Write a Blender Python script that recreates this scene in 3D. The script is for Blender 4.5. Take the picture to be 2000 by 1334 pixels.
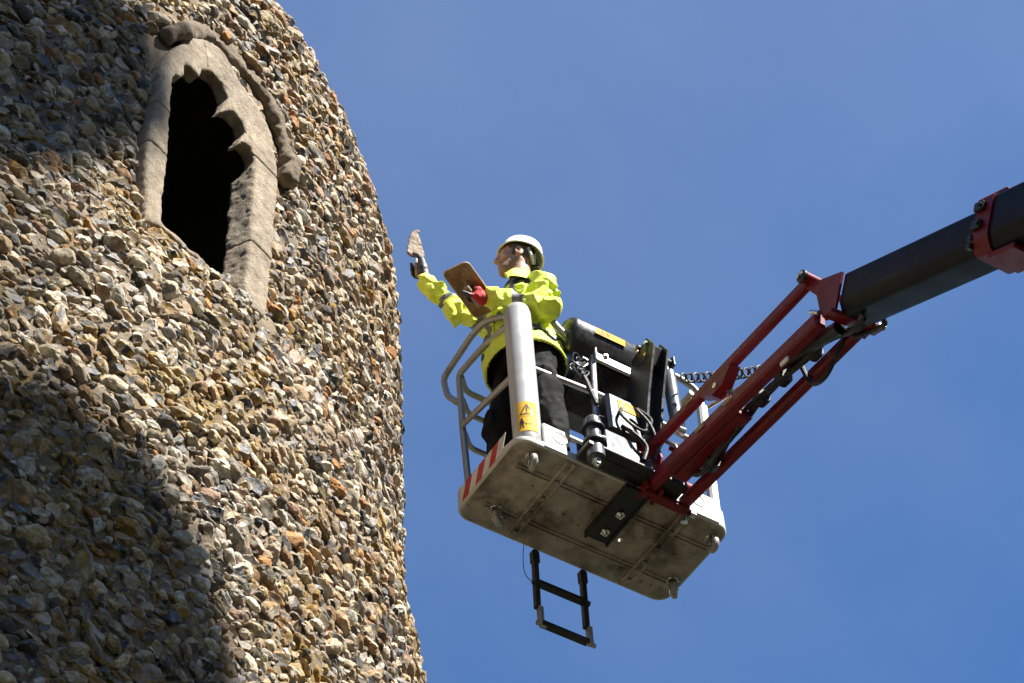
import bpy, bmesh, math, random
import numpy as np
from mathutils import Vector, Matrix

for _o in list(bpy.data.objects):
    bpy.data.objects.remove(_o, do_unlink=True)
SC = bpy.context.scene
COL = SC.collection
rng = np.random.default_rng(11)
random.seed(5)

# ------------------------------------------------------------------ camera
BZ = 10.8                                    # height of the basket floor above the ground
CAM = np.array([-5.40, -6.87, BZ - 9.20])    # eye height 1.6 m
YAW, PIT, ROL = [math.radians(a) for a in (-35.88, 140.93, -4.59)]
FPX = 4722.0                                 # focal length in pixels of a 2000 px wide picture (85 mm)
R0 = (Matrix.Rotation(YAW, 3, 'Z') @ Matrix.Rotation(PIT, 3, 'X') @ Matrix.Rotation(ROL, 3, 'Z'))
R0n = np.array(R0)
cd = bpy.data.cameras.new('camera')
cam = bpy.data.objects.new('camera', cd)
COL.objects.link(cam)
cam.matrix_world = Matrix.Translation(Vector(CAM)) @ R0.to_4x4()
cd.sensor_width = 36.0
cd.lens = FPX / 2000.0 * 36.0
cd.clip_start = 0.1
cd.clip_end = 4000.0
SC.camera = cam

# ------------------------------------------------------------------ sky and sun
SUN_EL = math.radians(49.0)
SUN_H = np.array([0.376, -0.926, 0.0]); SUN_H /= np.linalg.norm(SUN_H)
SUN_D = SUN_H * math.cos(SUN_EL) + np.array([0, 0, math.sin(SUN_EL)])   # towards the sun
world = bpy.data.worlds.new('World')
SC.world = world
world.use_nodes = True
wn, wl = world.node_tree.nodes, world.node_tree.links
wn.clear()
w_out = wn.new('ShaderNodeOutputWorld')
w_bg = wn.new('ShaderNodeBackground')
w_sky = wn.new('ShaderNodeTexSky')
w_sky.sky_type = 'NISHITA'
w_sky.sun_disc = False
w_sky.sun_elevation = SUN_EL
w_sky.sun_rotation = math.atan2(SUN_H[0], SUN_H[1])
w_sky.altitude = 0.0
w_sky.air_density = 1.0
w_sky.dust_density = 0.15
w_sky.ozone_density = 3.5
w_bg.inputs['Strength'].default_value = 0.066
# thin high haze: a soft cirrus veil all over the dome
w_tc = wn.new('ShaderNodeTexCoord')
w_map = wn.new('ShaderNodeMapping')
w_map.inputs['Scale'].default_value = (1.0, 1.4, 1.0)
w_map.inputs['Location'].default_value = (1.9, 2.3, -7.8)
w_map.inputs['Rotation'].default_value = (0.3, 0.2, 0.9)
w_no = wn.new('ShaderNodeTexNoise')
w_no.inputs['Scale'].default_value = 1.5
w_no.inputs['Detail'].default_value = 7.0
w_no.inputs['Roughness'].default_value = 0.55
w_ra = wn.new('ShaderNodeMapRange')
w_ra.inputs['From Min'].default_value = 0.36
w_ra.inputs['From Max'].default_value = 0.74
w_ra.inputs['To Min'].default_value = 0.0
w_ra.inputs['To Max'].default_value = 0.13
w_mx = wn.new('ShaderNodeMix')
w_mx.data_type = 'RGBA'
w_mx.inputs['B'].default_value = (6.4, 6.9, 7.6, 1)
wl.new(w_tc.outputs['Generated'], w_map.inputs['Vector'])
wl.new(w_map.outputs['Vector'], w_no.inputs['Vector'])
wl.new(w_no.outputs['Fac'], w_ra.inputs['Value'])
wl.new(w_ra.outputs['Result'], w_mx.inputs['Factor'])
w_hs = wn.new('ShaderNodeHueSaturation')
w_hs.inputs['Saturation'].default_value = 1.28
w_hs.inputs['Hue'].default_value = 0.505
wl.new(w_sky.outputs['Color'], w_hs.inputs['Color'])
wl.new(w_hs.outputs['Color'], w_mx.inputs['A'])
wl.new(w_mx.outputs['Result'], w_bg.inputs['Color'])
wl.new(w_bg.outputs['Background'], w_out.inputs['Surface'])

sd = bpy.data.lights.new('sun', 'SUN')
sd.energy = 5.0
sd.angle = math.radians(0.53)
sd.color = (1.0, 0.955, 0.88)
sun = bpy.data.objects.new('sun', sd)
COL.objects.link(sun)
sun.rotation_euler = Vector(SUN_D).to_track_quat('Z', 'Y').to_euler()
sun.location = (10, -20, 40)

SC.render.engine = 'CYCLES'
SC.view_settings.view_transform = 'Standard'
SC.view_settings.look = 'None'
SC.view_settings.exposure = 1.4
SC.view_settings.gamma = 1.0
SC.view_settings.use_curve_mapping = False
SC.cycles.max_bounces = 8

# ------------------------------------------------------------------ helpers
def ray(px, py):
    d = R0n @ np.array([(px - 1000) / FPX, (667 - py) / FPX, -1.0])
    return d / np.linalg.norm(d)

def on_plane(px, py, pt, n):
    d = ray(px, py)
    t = np.dot(np.asarray(pt) - CAM, n) / np.dot(d, n)
    return CAM + d * t

def project(P):
    q = (np.asarray(P, float) - CAM) @ R0n
    return np.stack([1000 + FPX * q[..., 0] / -q[..., 2], 667 - FPX * q[..., 1] / -q[..., 2]], -1)

def L3(x, y, z):
    return np.array([x, y, z], float)

def nrm(v):
    v = np.asarray(v, float)
    return v / (np.linalg.norm(v) + 1e-12)

def vnoise(P, seed=0):
    """value noise in [-1,1] at points P (...,3)"""
    P = np.asarray(P, float)
    I = np.floor(P).astype(np.int64)
    f = P - I
    f = f * f * f * (f * (f * 6 - 15) + 10)
    def h(ix, iy, iz):
        n = (ix * 374761393 + iy * 668265263 + iz * 2147483647 + seed * 1274126177) & 0xffffffff
        n = ((n ^ (n >> 13)) * 1274126177) & 0xffffffff
        n = ((n ^ (n >> 16)) * 668265263) & 0xffffffff
        return ((n ^ (n >> 15)) & 0xffff) / 32767.5 - 1.0
    x, y, z = I[..., 0], I[..., 1], I[..., 2]
    u, v, w = f[..., 0], f[..., 1], f[..., 2]
    def lp(a, b, t): return a + (b - a) * t
    return lp(lp(lp(h(x, y, z), h(x + 1, y, z), u), lp(h(x, y + 1, z), h(x + 1, y + 1, z), u), v),
              lp(lp(h(x, y, z + 1), h(x + 1, y, z + 1), u), lp(h(x, y + 1, z + 1), h(x + 1, y + 1, z + 1), u), v), w)

def fbm(P, seed=0, octv=3, gain=0.5):
    a, s, o = 1.0, 0.0, 0.0
    for k in range(octv):
        o = o + a * vnoise(np.asarray(P) * (2.03 ** k), seed + k * 7)
        s += a
        a *= gain
    return o / s

class MB:
    """collects vertices and faces of ONE mesh"""
    def __init__(s): s.v = []; s.f = []; s.m = []; s.n = 0
    def add(s, v, f, mi=0):
        v = np.asarray(v, float).reshape(-1, 3)
        s.v.append(v)
        for q in f:
            s.f.append(tuple(int(i) + s.n for i in q)); s.m.append(mi)
        s.n += len(v)
        return s
    def box(s, c, size, ax=None, mi=0, bev=0.0):
        c = np.asarray(c, float); h = np.asarray(size, float) / 2
        X, Y, Z = (np.eye(3) if ax is None else np.asarray(ax, float))
        if bev <= 0:
            vs = [c + X * h[0] * a + Y * h[1] * b + Z * h[2] * d for a in (-1, 1) for b in (-1, 1) for d in (-1, 1)]
            s.add(vs, [(0, 1, 3, 2), (4, 6, 7, 5), (0, 4, 5, 1), (2, 3, 7, 6), (0, 2, 6, 4), (1, 5, 7, 3)], mi)
        else:
            b = min(bev, h.min() * .9)
            # chamfered box: 24 vertices
            idx = {}; vs = []
            for a in (-1, 1):
                for e in (-1, 1):
                    for d in (-1, 1):
                        for k in range(3):
                            o = np.array([a, e, d], float) * h
                            for q in range(3):
                                if q != k: o[q] -= (a, e, d)[q] * b
                            idx[(a, e, d, k)] = len(vs)
                            vs.append(c + X * o[0] + Y * o[1] + Z * o[2])
            fs = []
            for k in range(3):
                p, q = (k + 1) % 3, (k + 2) % 3
                for sg in (-1, 1):
                    cyc = []
                    for (i, j) in ((-1, -1), (1, -1), (1, 1), (-1, 1)):
                        t = [0, 0, 0]; t[k] = sg; t[p] = i; t[q] = j
                        cyc.append(idx[(t[0], t[1], t[2], k)])
                    fs.append(cyc if sg > 0 else cyc[::-1])
            for k in range(3):                       # edge faces along axis k
                p, q = (k + 1) % 3, (k + 2) % 3
                for i in (-1, 1):
                    for j in (-1, 1):
                        def g(sg, f):
                            t = [0, 0, 0]; t[k] = sg; t[p] = i; t[q] = j
                            return idx[(t[0], t[1], t[2], f)]
                        cyc = [g(-1, p), g(1, p), g(1, q), g(-1, q)]
                        fs.append(cyc if i * j > 0 else cyc[::-1])
            for a in (-1, 1):
                for e in (-1, 1):
                    for d in (-1, 1):
                        cyc = [idx[(a, e, d, 0)], idx[(a, e, d, 1)], idx[(a, e, d, 2)]]
                        fs.append(cyc if a * e * d > 0 else cyc[::-1])
            s.add(vs, fs, mi)
        return s
    def beam(s, p0, p1, w, h, up=(0, 0, 1), mi=0, bev=0.006):
        p0, p1 = np.asarray(p0, float), np.asarray(p1, float)
        X = nrm(p1 - p0); Y = nrm(np.cross(up, X)); Z = np.cross(X, Y)
        return s.box((p0 + p1) / 2, (np.linalg.norm(p1 - p0), w, h), (X, Y, Z), mi, bev)
    def tube(s, pts, r, seg=12, mi=0, caps=True, closed=False):
        pts = [np.asarray(p, float) for p in pts]
        n = len(pts)
        rs = r if hasattr(r, '__len__') else [r] * n
        T = []
        for i in range(n):
            a = pts[i - 1] if (i > 0 or closed) else pts[i]
            b = pts[(i + 1) % n] if (i < n - 1 or closed) else pts[i]
            T.append(nrm(b - a))
        ref = np.array([0, 0, 1.0]) if abs(T[0][2]) < .9 else np.array([1.0, 0, 0])
        N = nrm(np.cross(np.cross(T[0], ref), T[0]))
        V = []
        for i in range(n):
            N = nrm(N - T[i] * np.dot(N, T[i]))
            B = np.cross(T[i], N)
            for k in range(seg):
                a = 2 * math.pi * k / seg
                V.append(pts[i] + (N * math.cos(a) + B * math.sin(a)) * rs[i])
        Fs = []
        for i in range(n if closed else n - 1):
            j = (i + 1) % n
            for k in range(seg):
                l = (k + 1) % seg
                Fs.append((i * seg + k, i * seg + l, j * seg + l, j * seg + k))
        if caps and not closed:
            Fs.append(tuple(range(seg))[::-1])
            Fs.append(tuple((n - 1) * seg + k for k in range(seg)))
        return s.add(V, Fs, mi)
    def cyl(s, p0, p1, r, seg=20, mi=0, bev=0.0):
        p0, p1 = np.asarray(p0, float), np.asarray(p1, float)
        d = nrm(p1 - p0)
        if bev > 0:
            return s.tube([p0, p0 + d * 1e-5, p0 + d * bev, p1 - d * bev, p1 - d * 1e-5, p1],
                          [r - bev, r - bev, r, r, r - bev, r - bev], seg, mi)
        return s.tube([p0, p1], r, seg, mi)
    def prism(s, poly, o, ex, ey, depth, mi=0):
        """extrude a 2-D polygon lying in the frame (o, ex, ey) by vector depth"""
        o, ex, ey, depth = [np.asarray(a, float) for a in (o, ex, ey, depth)]
        a = [o + ex * p[0] + ey * p[1] for p in poly]
        n = len(a)
        V = a + [p + depth for p in a]
        ccw = np.dot(np.cross(ex, ey), depth) > 0
        ar = sum(poly[i][0] * poly[(i + 1) % n][1] - poly[(i + 1) % n][0] * poly[i][1] for i in range(n)) > 0
        Fs = [tuple(range(n)), tuple(range(n, 2 * n))[::-1]] + [(i, i + n, (i + 1) % n + n, (i + 1) % n) for i in range(n)]
        if ccw == ar: Fs = [q[::-1] for q in Fs]
        return s.add(V, Fs, mi)
    def build(s, name, mat, parent=None, smooth=True, ang=35, loc=None):
        V = np.concatenate(s.v) if s.v else np.zeros((0, 3))
        return mesh_obj(name, V, s.f, mat, parent, smooth, ang, s.m if any(s.m) else None, loc)

def mesh_obj(name, V, F, mat, parent=None, smooth=True, ang=35, mi=None, loc=None):
    me = bpy.data.meshes.new(name)
    V = np.asarray(V, float)
    if loc is not None: V = V - np.asarray(loc)
    me.from_pydata(V.tolist(), [], F if isinstance(F, list) else F.tolist())
    for m in (mat if isinstance(mat, (list, tuple)) else [mat]): me.materials.append(m)
    if mi is not None: me.polygons.foreach_set('material_index', np.asarray(mi, np.int32))
    if smooth:
        me.polygons.foreach_set('use_smooth', np.ones(len(me.polygons), bool))
        if ang < 180: me.set_sharp_from_angle(angle=math.radians(ang))
    me.update()
    ob = bpy.data.objects.new(name, me)
    COL.objects.link(ob)
    if parent is not None: ob.parent = parent
    if loc is not None: ob.location = loc
    return ob

def tag(o, label=None, cat=None, group=None, kind=None):
    if label: o['label'] = label
    if cat: o['category'] = cat
    if group: o['group'] = group
    if kind: o['kind'] = kind
    return o

def empty(name, loc=(0, 0, 0), parent=None):
    o = bpy.data.objects.new(name, None)
    o.empty_display_size = 0.1
    COL.objects.link(o)
    o.location = loc
    if parent is not None: o.parent = parent
    return o

def fillet(pts, r, n=6):
    """polyline with rounded corners"""
    pts = [np.asarray(p, float) for p in pts]
    out = [pts[0]]
    for i in range(1, len(pts) - 1):
        a, b, c = pts[i - 1], pts[i], pts[i + 1]
        d1, d2 = nrm(a - b), nrm(c - b)
        q = min(r, np.linalg.norm(a - b) * .48, np.linalg.norm(c - b) * .48)
        p0, p1 = b + d1 * q, b + d2 * q
        for k in range(n + 1):
            t = k / n
            out.append((1 - t) ** 2 * p0 + 2 * t * (1 - t) * b + t * t * p1)
    out.append(pts[-1])
    return out

def spline(pts, n=8):
    P = [np.asarray(p, float) for p in pts]
    P = [2 * P[0] - P[1]] + P + [2 * P[-1] - P[-2]]
    out = []
    for i in range(1, len(P) - 2):
        for k in range(n):
            t = k / n
            out.append(.5 * ((2 * P[i]) + (-P[i - 1] + P[i + 1]) * t + (2 * P[i - 1] - 5 * P[i] + 4 * P[i + 1] - P[i + 2]) * t * t
                             + (-P[i - 1] + 3 * P[i] - 3 * P[i + 1] + P[i + 2]) * t ** 3))
    out.append(P[-2])
    return out

# signed distance fields -> mesh (surface nets)
def surfnet(fn, lo, hi, h):
    lo, hi = np.asarray(lo, float), np.asarray(hi, float)
    n = np.ceil((hi - lo) / h).astype(int) + 1
    ax = [lo[k] + h * np.arange(n[k]) for k in range(3)]
    G = np.stack(np.meshgrid(*ax, indexing='ij'), -1)
    V = fn(G)
    ins = V < 0
    cor = [(a, b, c) for a in (0, 1) for b in (0, 1) for c in (0, 1)]
    sl = lambda a, m: slice(a, m - 1 + a)
    S = [ins[sl(a, n[0]), sl(b, n[1]), sl(c, n[2])] for a, b, c in cor]
    cnt = sum(s.astype(int) for s in S)
    mixed = (cnt > 0) & (cnt < 8)
    idx = -np.ones(mixed.shape, int)
    cells = np.argwhere(mixed)
    idx[mixed] = np.arange(len(cells))
    acc = np.zeros((len(cells), 3)); num = np.zeros(len(cells))
    cv = [V[cells[:, 0] + a, cells[:, 1] + b, cells[:, 2] + c] for a, b, c in cor]
    for i, A in enumerate(cor):
        for j, B in enumerate(cor):
            if j > i and sum(abs(A[k] - B[k]) for k in range(3)) == 1:
                m = (cv[i] < 0) != (cv[j] < 0)
                t = cv[i][m] / (cv[i][m] - cv[j][m])
                acc[m] += np.array(A) + t[:, None] * (np.array(B) - np.array(A))
                num[m] += 1
    P = lo + (cells + acc / num[:, None]) * h
    faces = []
    for k in range(3):
        p, q = (k + 1) % 3, (k + 2) % 3
        sa = [slice(None)] * 3; sb = [slice(None)] * 3
        sa[k] = slice(0, n[k] - 1); sb[k] = slice(1, n[k])
        ch = ins[tuple(sa)] != ins[tuple(sb)]
        e = np.argwhere(ch)
        e = e[(e[:, p] > 0) & (e[:, q] > 0) & (e[:, p] < n[p] - 1) & (e[:, q] < n[q] - 1)]
        if not len(e): continue
        def at(dp, dq):
            c = e.copy(); c[:, p] -= dp; c[:, q] -= dq
            return idx[c[:, 0], c[:, 1], c[:, 2]]
        qd = np.stack([at(1, 1), at(0, 1), at(0, 0), at(1, 0)], 1)
        flip = ~ins[e[:, 0], e[:, 1], e[:, 2]]
        qd[flip] = qd[flip][:, ::-1]
        faces.append(qd)
    return P, np.concatenate(faces)

def largest(V, F):
    par = list(range(len(V)))
    def find(i):
        while par[i] != i:
            par[i] = par[par[i]]; i = par[i]
        return i
    for q in F.tolist():
        r = find(q[0])
        for k in q[1:]:
            s = find(k)
            if s != r: par[s] = r
    root = np.array([find(i) for i in range(len(V))])
    u, c = np.unique(root, return_counts=True)
    keep = root == u[np.argmax(c)]
    mp = np.cumsum(keep) - 1
    return V[keep], mp[F[keep[F[:, 0]]]]

def sd_cap(P, a, b, ra, rb=None):
    a, b = np.asarray(a, float), np.asarray(b, float)
    rb = ra if rb is None else rb
    ab = b - a
    t = np.clip(((P - a) @ ab) / (ab @ ab + 1e-12), 0, 1)
    return np.linalg.norm(P - a - t[..., None] * ab, axis=-1) - (ra + (rb - ra) * t)

def sd_ell(P, c, r, ax=None):
    q = P - np.asarray(c, float)
    if ax is not None: q = q @ np.asarray(ax, float).T
    r = np.asarray(r, float)
    k0 = np.linalg.norm(q / r, axis=-1); k1 = np.linalg.norm(q / (r * r), axis=-1)
    return k0 * (k0 - 1) / (k1 + 1e-9)

def sd_box(P, c, h, ax=None, rnd=0.0):
    q = P - np.asarray(c, float)
    if ax is not None: q = q @ np.asarray(ax, float).T
    d = np.abs(q) - (np.asarray(h, float) - rnd)
    return np.linalg.norm(np.maximum(d, 0), axis=-1) + np.minimum(d.max(-1), 0) - rnd

def smin(a, b, k):
    h = np.clip(.5 + .5 * (b - a) / k, 0, 1)
    return b + (a - b) * h - k * h * (1 - h)

def smax(a, b, k): return -smin(-a, -b, k)

def sd_poly(U, poly):
    """2-D signed distance (negative inside) of points U (...,2)"""
    poly = np.asarray(poly, float)
    d = np.full(U.shape[:-1], 1e9); s = np.ones(U.shape[:-1])
    n = len(poly)
    for i in range(n):
        a, b = poly[i], poly[(i + 1) % n]
        e = b - a; w = U - a
        t = np.clip((w @ e) / (e @ e + 1e-12), 0, 1)
        d = np.minimum(d, ((w - t[..., None] * e) ** 2).sum(-1))
        c1 = (U[..., 1] >= a[1]); c2 = (U[..., 1] < b[1]); c3 = (e[0] * w[..., 1] > e[1] * w[..., 0])
        fl = (c1 & c2 & c3) | (~c1 & ~c2 & ~c3)
        s = np.where(fl, -s, s)
    return s * np.sqrt(d)

# ------------------------------------------------------------------ materials
def nd(nt, t, **kw):
    n = nt.nodes.new(t)
    for k, v in kw.items():
        if k in n.inputs: n.inputs[k].default_value = v
        else: setattr(n, k, v)
    return n

def pbr(name, col, rough=.5, metal=0.0, var=.12, scale=25.0, bump=0.0, bscale=None, dirt=None, dscale=4.0, damt=.5, dlo=.5, dhi=.68, coat=0.0, rvar=.12, spec=None, sheen=0.0):
    m = bpy.data.materials.new(name)
    m.use_nodes = True
    nt = m.node_tree; b = nt.nodes['Principled BSDF']; lk = nt.links.new
    tc = nd(nt, 'ShaderNodeTexCoord')
    n1 = nd(nt, 'ShaderNodeTexNoise', Scale=scale, Detail=6.0, Roughness=.6)
    lk(tc.outputs['Object'], n1.inputs['Vector'])
    r1 = nd(nt, 'ShaderNodeMapRange'); r1.inputs['From Min'].default_value = .3; r1.inputs['From Max'].default_value = .7
    r1.inputs['To Min'].default_value = 1 - var; r1.inputs['To Max'].default_value = 1 + var
    lk(n1.outputs['Fac'], r1.inputs['Value'])
    mu = nd(nt, 'ShaderNodeMix', data_type='RGBA', blend_type='MULTIPLY'); mu.inputs['Factor'].default_value = 1
    mu.inputs['A'].default_value = (*col, 1)
    lk(r1.outputs['Result'], mu.inputs['B'])
    out = mu.outputs['Result']
    if dirt is not None:
        n2 = nd(nt, 'ShaderNodeTexNoise', Scale=dscale, Detail=8.0, Roughness=.65)
        lk(tc.outputs['Object'], n2.inputs['Vector'])
        r2 = nd(nt, 'ShaderNodeMapRange'); r2.inputs['From Min'].default_value = dlo; r2.inputs['From Max'].default_value = dhi
        r2.inputs['To Max'].default_value = damt
        lk(n2.outputs['Fac'], r2.inputs['Value'])
        mx = nd(nt, 'ShaderNodeMix', data_type='RGBA'); mx.inputs['B'].default_value = (*dirt, 1)
        lk(r2.outputs['Result'], mx.inputs['Factor']); lk(out, mx.inputs['A'])
        out = mx.outputs['Result']
    lk(out, b.inputs['Base Color'])
    b.inputs['Metallic'].default_value = metal
    r3 = nd(nt, 'ShaderNodeMapRange'); r3.inputs['From Min'].default_value = .3; r3.inputs['From Max'].default_value = .7
    r3.inputs['To Min'].default_value = max(0.03, rough - rvar); r3.inputs['To Max'].default_value = min(1, rough + rvar)
    lk(n1.outputs['Fac'], r3.inputs['Value']); lk(r3.outputs['Result'], b.inputs['Roughness'])
    if coat: b.inputs['Coat Weight'].default_value = coat; b.inputs['Coat Roughness'].default_value = .12
    if sheen: b.inputs['Sheen Weight'].default_value = sheen
    if spec is not None: b.inputs['Specular IOR Level'].default_value = spec
    if bump:
        n3 = nd(nt, 'ShaderNodeTexNoise', Scale=bscale or scale * 3, Detail=5.0, Roughness=.6)
        lk(tc.outputs['Object'], n3.inputs['Vector'])
        bp = nd(nt, 'ShaderNodeBump'); bp.inputs['Strength'].default_value = bump; bp.inputs['Distance'].default_value = .01
        lk(n3.outputs['Fac'], bp.inputs['Height']); lk(bp.outputs['Normal'], b.inputs['Normal'])
    return m
# ------------------------------------------------------------------ ground
def ground_material():
    m = bpy.data.materials.new('churchyard_grass'); m.use_nodes = True
    nt = m.node_tree; b = nt.nodes['Principled BSDF']; lk = nt.links.new
    tc = nd(nt, 'ShaderNodeTexCoord')
    n1 = nd(nt, 'ShaderNodeTexNoise', Scale=.25, Detail=8.0, Roughness=.6)
    n2 = nd(nt, 'ShaderNodeTexNoise', Scale=9.0, Detail=8.0, Roughness=.7)
    lk(tc.outputs['Object'], n1.inputs['Vector']); lk(tc.outputs['Object'], n2.inputs['Vector'])
    cr = nd(nt, 'ShaderNodeValToRGB'); e = cr.color_ramp.elements
    e[0].position = .35; e[0].color = (.018, .026, .009, 1); e[1].position = .65; e[1].color = (.045, .045, .02, 1)
    lk(n2.outputs['Fac'], cr.inputs['Fac'])
    mx = nd(nt, 'ShaderNodeMix', data_type='RGBA'); mx.inputs['B'].default_value = (.07, .058, .042, 1)
    r = nd(nt, 'ShaderNodeMapRange'); r.inputs['From Min'].default_value = .5; r.inputs['From Max'].default_value = .6
    lk(n1.outputs['Fac'], r.inputs['Value']); lk(r.outputs['Result'], mx.inputs['Factor']); lk(cr.outputs['Color'], mx.inputs['A'])
    lk(mx.outputs['Result'], b.inputs['Base Color']); b.inputs['Roughness'].default_value = .95
    bp = nd(nt, 'ShaderNodeBump'); bp.inputs['Strength'].default_value = .6; lk(n2.outputs['Fac'], bp.inputs['Height']); lk(bp.outputs['Normal'], b.inputs['Normal'])
    return m
_g = MB()
_N = 24
_gx = np.sign(np.linspace(-1, 1, _N)) * np.abs(np.linspace(-1, 1, _N)) ** 2.5 * 1500
_gv = [(x, y, .25 * float(vnoise(np.array([x * .04, y * .04, 0.]), 3)) * min(1, max(0, (math.hypot(x, y) - 14) / 20))) for x in _gx for y in _gx]
_g.add(_gv, [(i * _N + j, (i + 1) * _N + j, (i + 1) * _N + j + 1, i * _N + j + 1) for i in range(_N - 1) for j in range(_N - 1)])
tag(_g.build('ground', ground_material()), 'grass and gravel churchyard ground below the tower', kind='structure')

# ------------------------------------------------------------------ round flint tower
TC = np.array([-4.350, 2.409])
def tower_r(z):                     # z above the basket floor
    z = np.asarray(z, float)
    r = 3.992 - .44 * np.maximum(0, np.minimum(z, 4.4) - 1.4) ** 1.3 - .25 * np.maximum(0, z - 4.4)
    return r + .095 * np.clip((-1.0 - z) / .6, 0, 1) + .02 * np.maximum(0, -1.6 - z) - .040

def tower_pt(phi, z):
    r = tower_r(z)
    return np.stack([TC[0] + r * np.cos(phi), TC[1] + r * np.sin(phi), z + BZ + 0 * phi], -1)

# window frame: the plane that touches the wall at the middle of the window
def hit_tower(px, py):
    d = ray(px, py); t = np.linspace(5, 20, 6000)
    X = CAM + t[:, None] * d
    k = np.argmax(np.hypot(X[:, 0] - TC[0], X[:, 1] - TC[1]) < tower_r(X[:, 2] - BZ))
    return X[k]
W0 = hit_tower(425, 350)
W_PHI = math.atan2(W0[1] - TC[1], W0[0] - TC[0])
W_N = np.array([math.cos(W_PHI), math.sin(W_PHI), 0.]); W_T = np.array([-math.sin(W_PHI), math.cos(W_PHI), 0.]); W_Z = np.array([0, 0, 1.])
W0 = W0 + W_N * .018
def win_uv(pts, w=0.0):
    out = []
    for x, y in pts:
        p = on_plane(x, y, W0 + W_N * w, W_N) - W0
        out.append((p @ W_T, p @ W_Z))
    return np.array(out)
def crop7(pts): return [(200 + x / 2.022, y / 2.022) for x, y in pts]
# front edge of the opening (cusped head), clockwise from the bottom left
OPEN = win_uv(crop7([(222, 880), (236, 720), (250, 560), (260, 420), (268, 325), (277, 300), (298, 314), (312, 308), (319, 270), (330, 266),
                     (352, 290), (375, 310), (386, 286), (412, 287), (446, 312), (470, 350), (486, 395), (474, 424), (458, 448), (474, 444),
                     (505, 446), (540, 488), (556, 530), (542, 554), (524, 576), (550, 570), (578, 592), (592, 640),
                     (584, 760), (576, 900), (562, 1040), (550, 1175), (420, 1060), (340, 990)]))
OUTER = win_uv(crop7([(156, 882), (160, 780), (165, 620), (180, 500), (206, 380), (218, 290), (242, 228), (290, 182), (340, 155), (400, 160),
                      (450, 195), (500, 262), (538, 332), (584, 396), (626, 466), (658, 548), (677, 640), (680, 760), (670, 900), (654, 1100), (632, 1250),
                      (600, 1240), (545, 1190), (420, 1075), (330, 1003), (220, 905)]))
OUTER = np.array([p[:2] for p in spline([np.array([*q, 0.]) for q in np.vstack([OUTER, OUTER[:1]])], 4)[:-1]])

FLINT_ATTR = 'stone_colour'
def lichen_nodes(nt, lk, geo, col, amt=1.0):
    n = nd(nt, 'ShaderNodeTexNoise', Scale=1.6, Detail=3.0, Roughness=.5); lk(geo.outputs['Position'], n.inputs['Vector'])
    n2 = nd(nt, 'ShaderNodeTexNoise', Scale=26.0, Detail=6.0, Roughness=.7); lk(geo.outputs['Position'], n2.inputs['Vector'])
    a = nd(nt, 'ShaderNodeMath', operation='MULTIPLY_ADD'); a.inputs[1].default_value = .55; lk(n.outputs['Fac'], a.inputs[0]); lk(n2.outputs['Fac'], a.inputs[2])
    r = nd(nt, 'ShaderNodeMapRange'); r.inputs['From Min'].default_value = .822; r.inputs['From Max'].default_value = .895; r.inputs['To Max'].default_value = .8 * amt
    lk(a.outputs[0], r.inputs['Value'])
    n3 = nd(nt, 'ShaderNodeTexNoise', Scale=60.0, Detail=3.0); lk(geo.outputs['Position'], n3.inputs['Vector'])
    cr = nd(nt, 'ShaderNodeValToRGB'); e = cr.color_ramp.elements
    e[0].position = .4; e[0].color = (.22, .15, .022, 1); e[1].position = .62; e[1].color = (.40, .22, .018, 1)
    lk(n3.outputs['Fac'], cr.inputs['Fac'])
    mx = nd(nt, 'ShaderNodeMix', data_type='RGBA'); lk(r.outputs['Result'], mx.inputs['Factor']); lk(col, mx.inputs['A']); lk(cr.outputs['Color'], mx.inputs['B'])
    return mx.outputs['Result']

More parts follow.
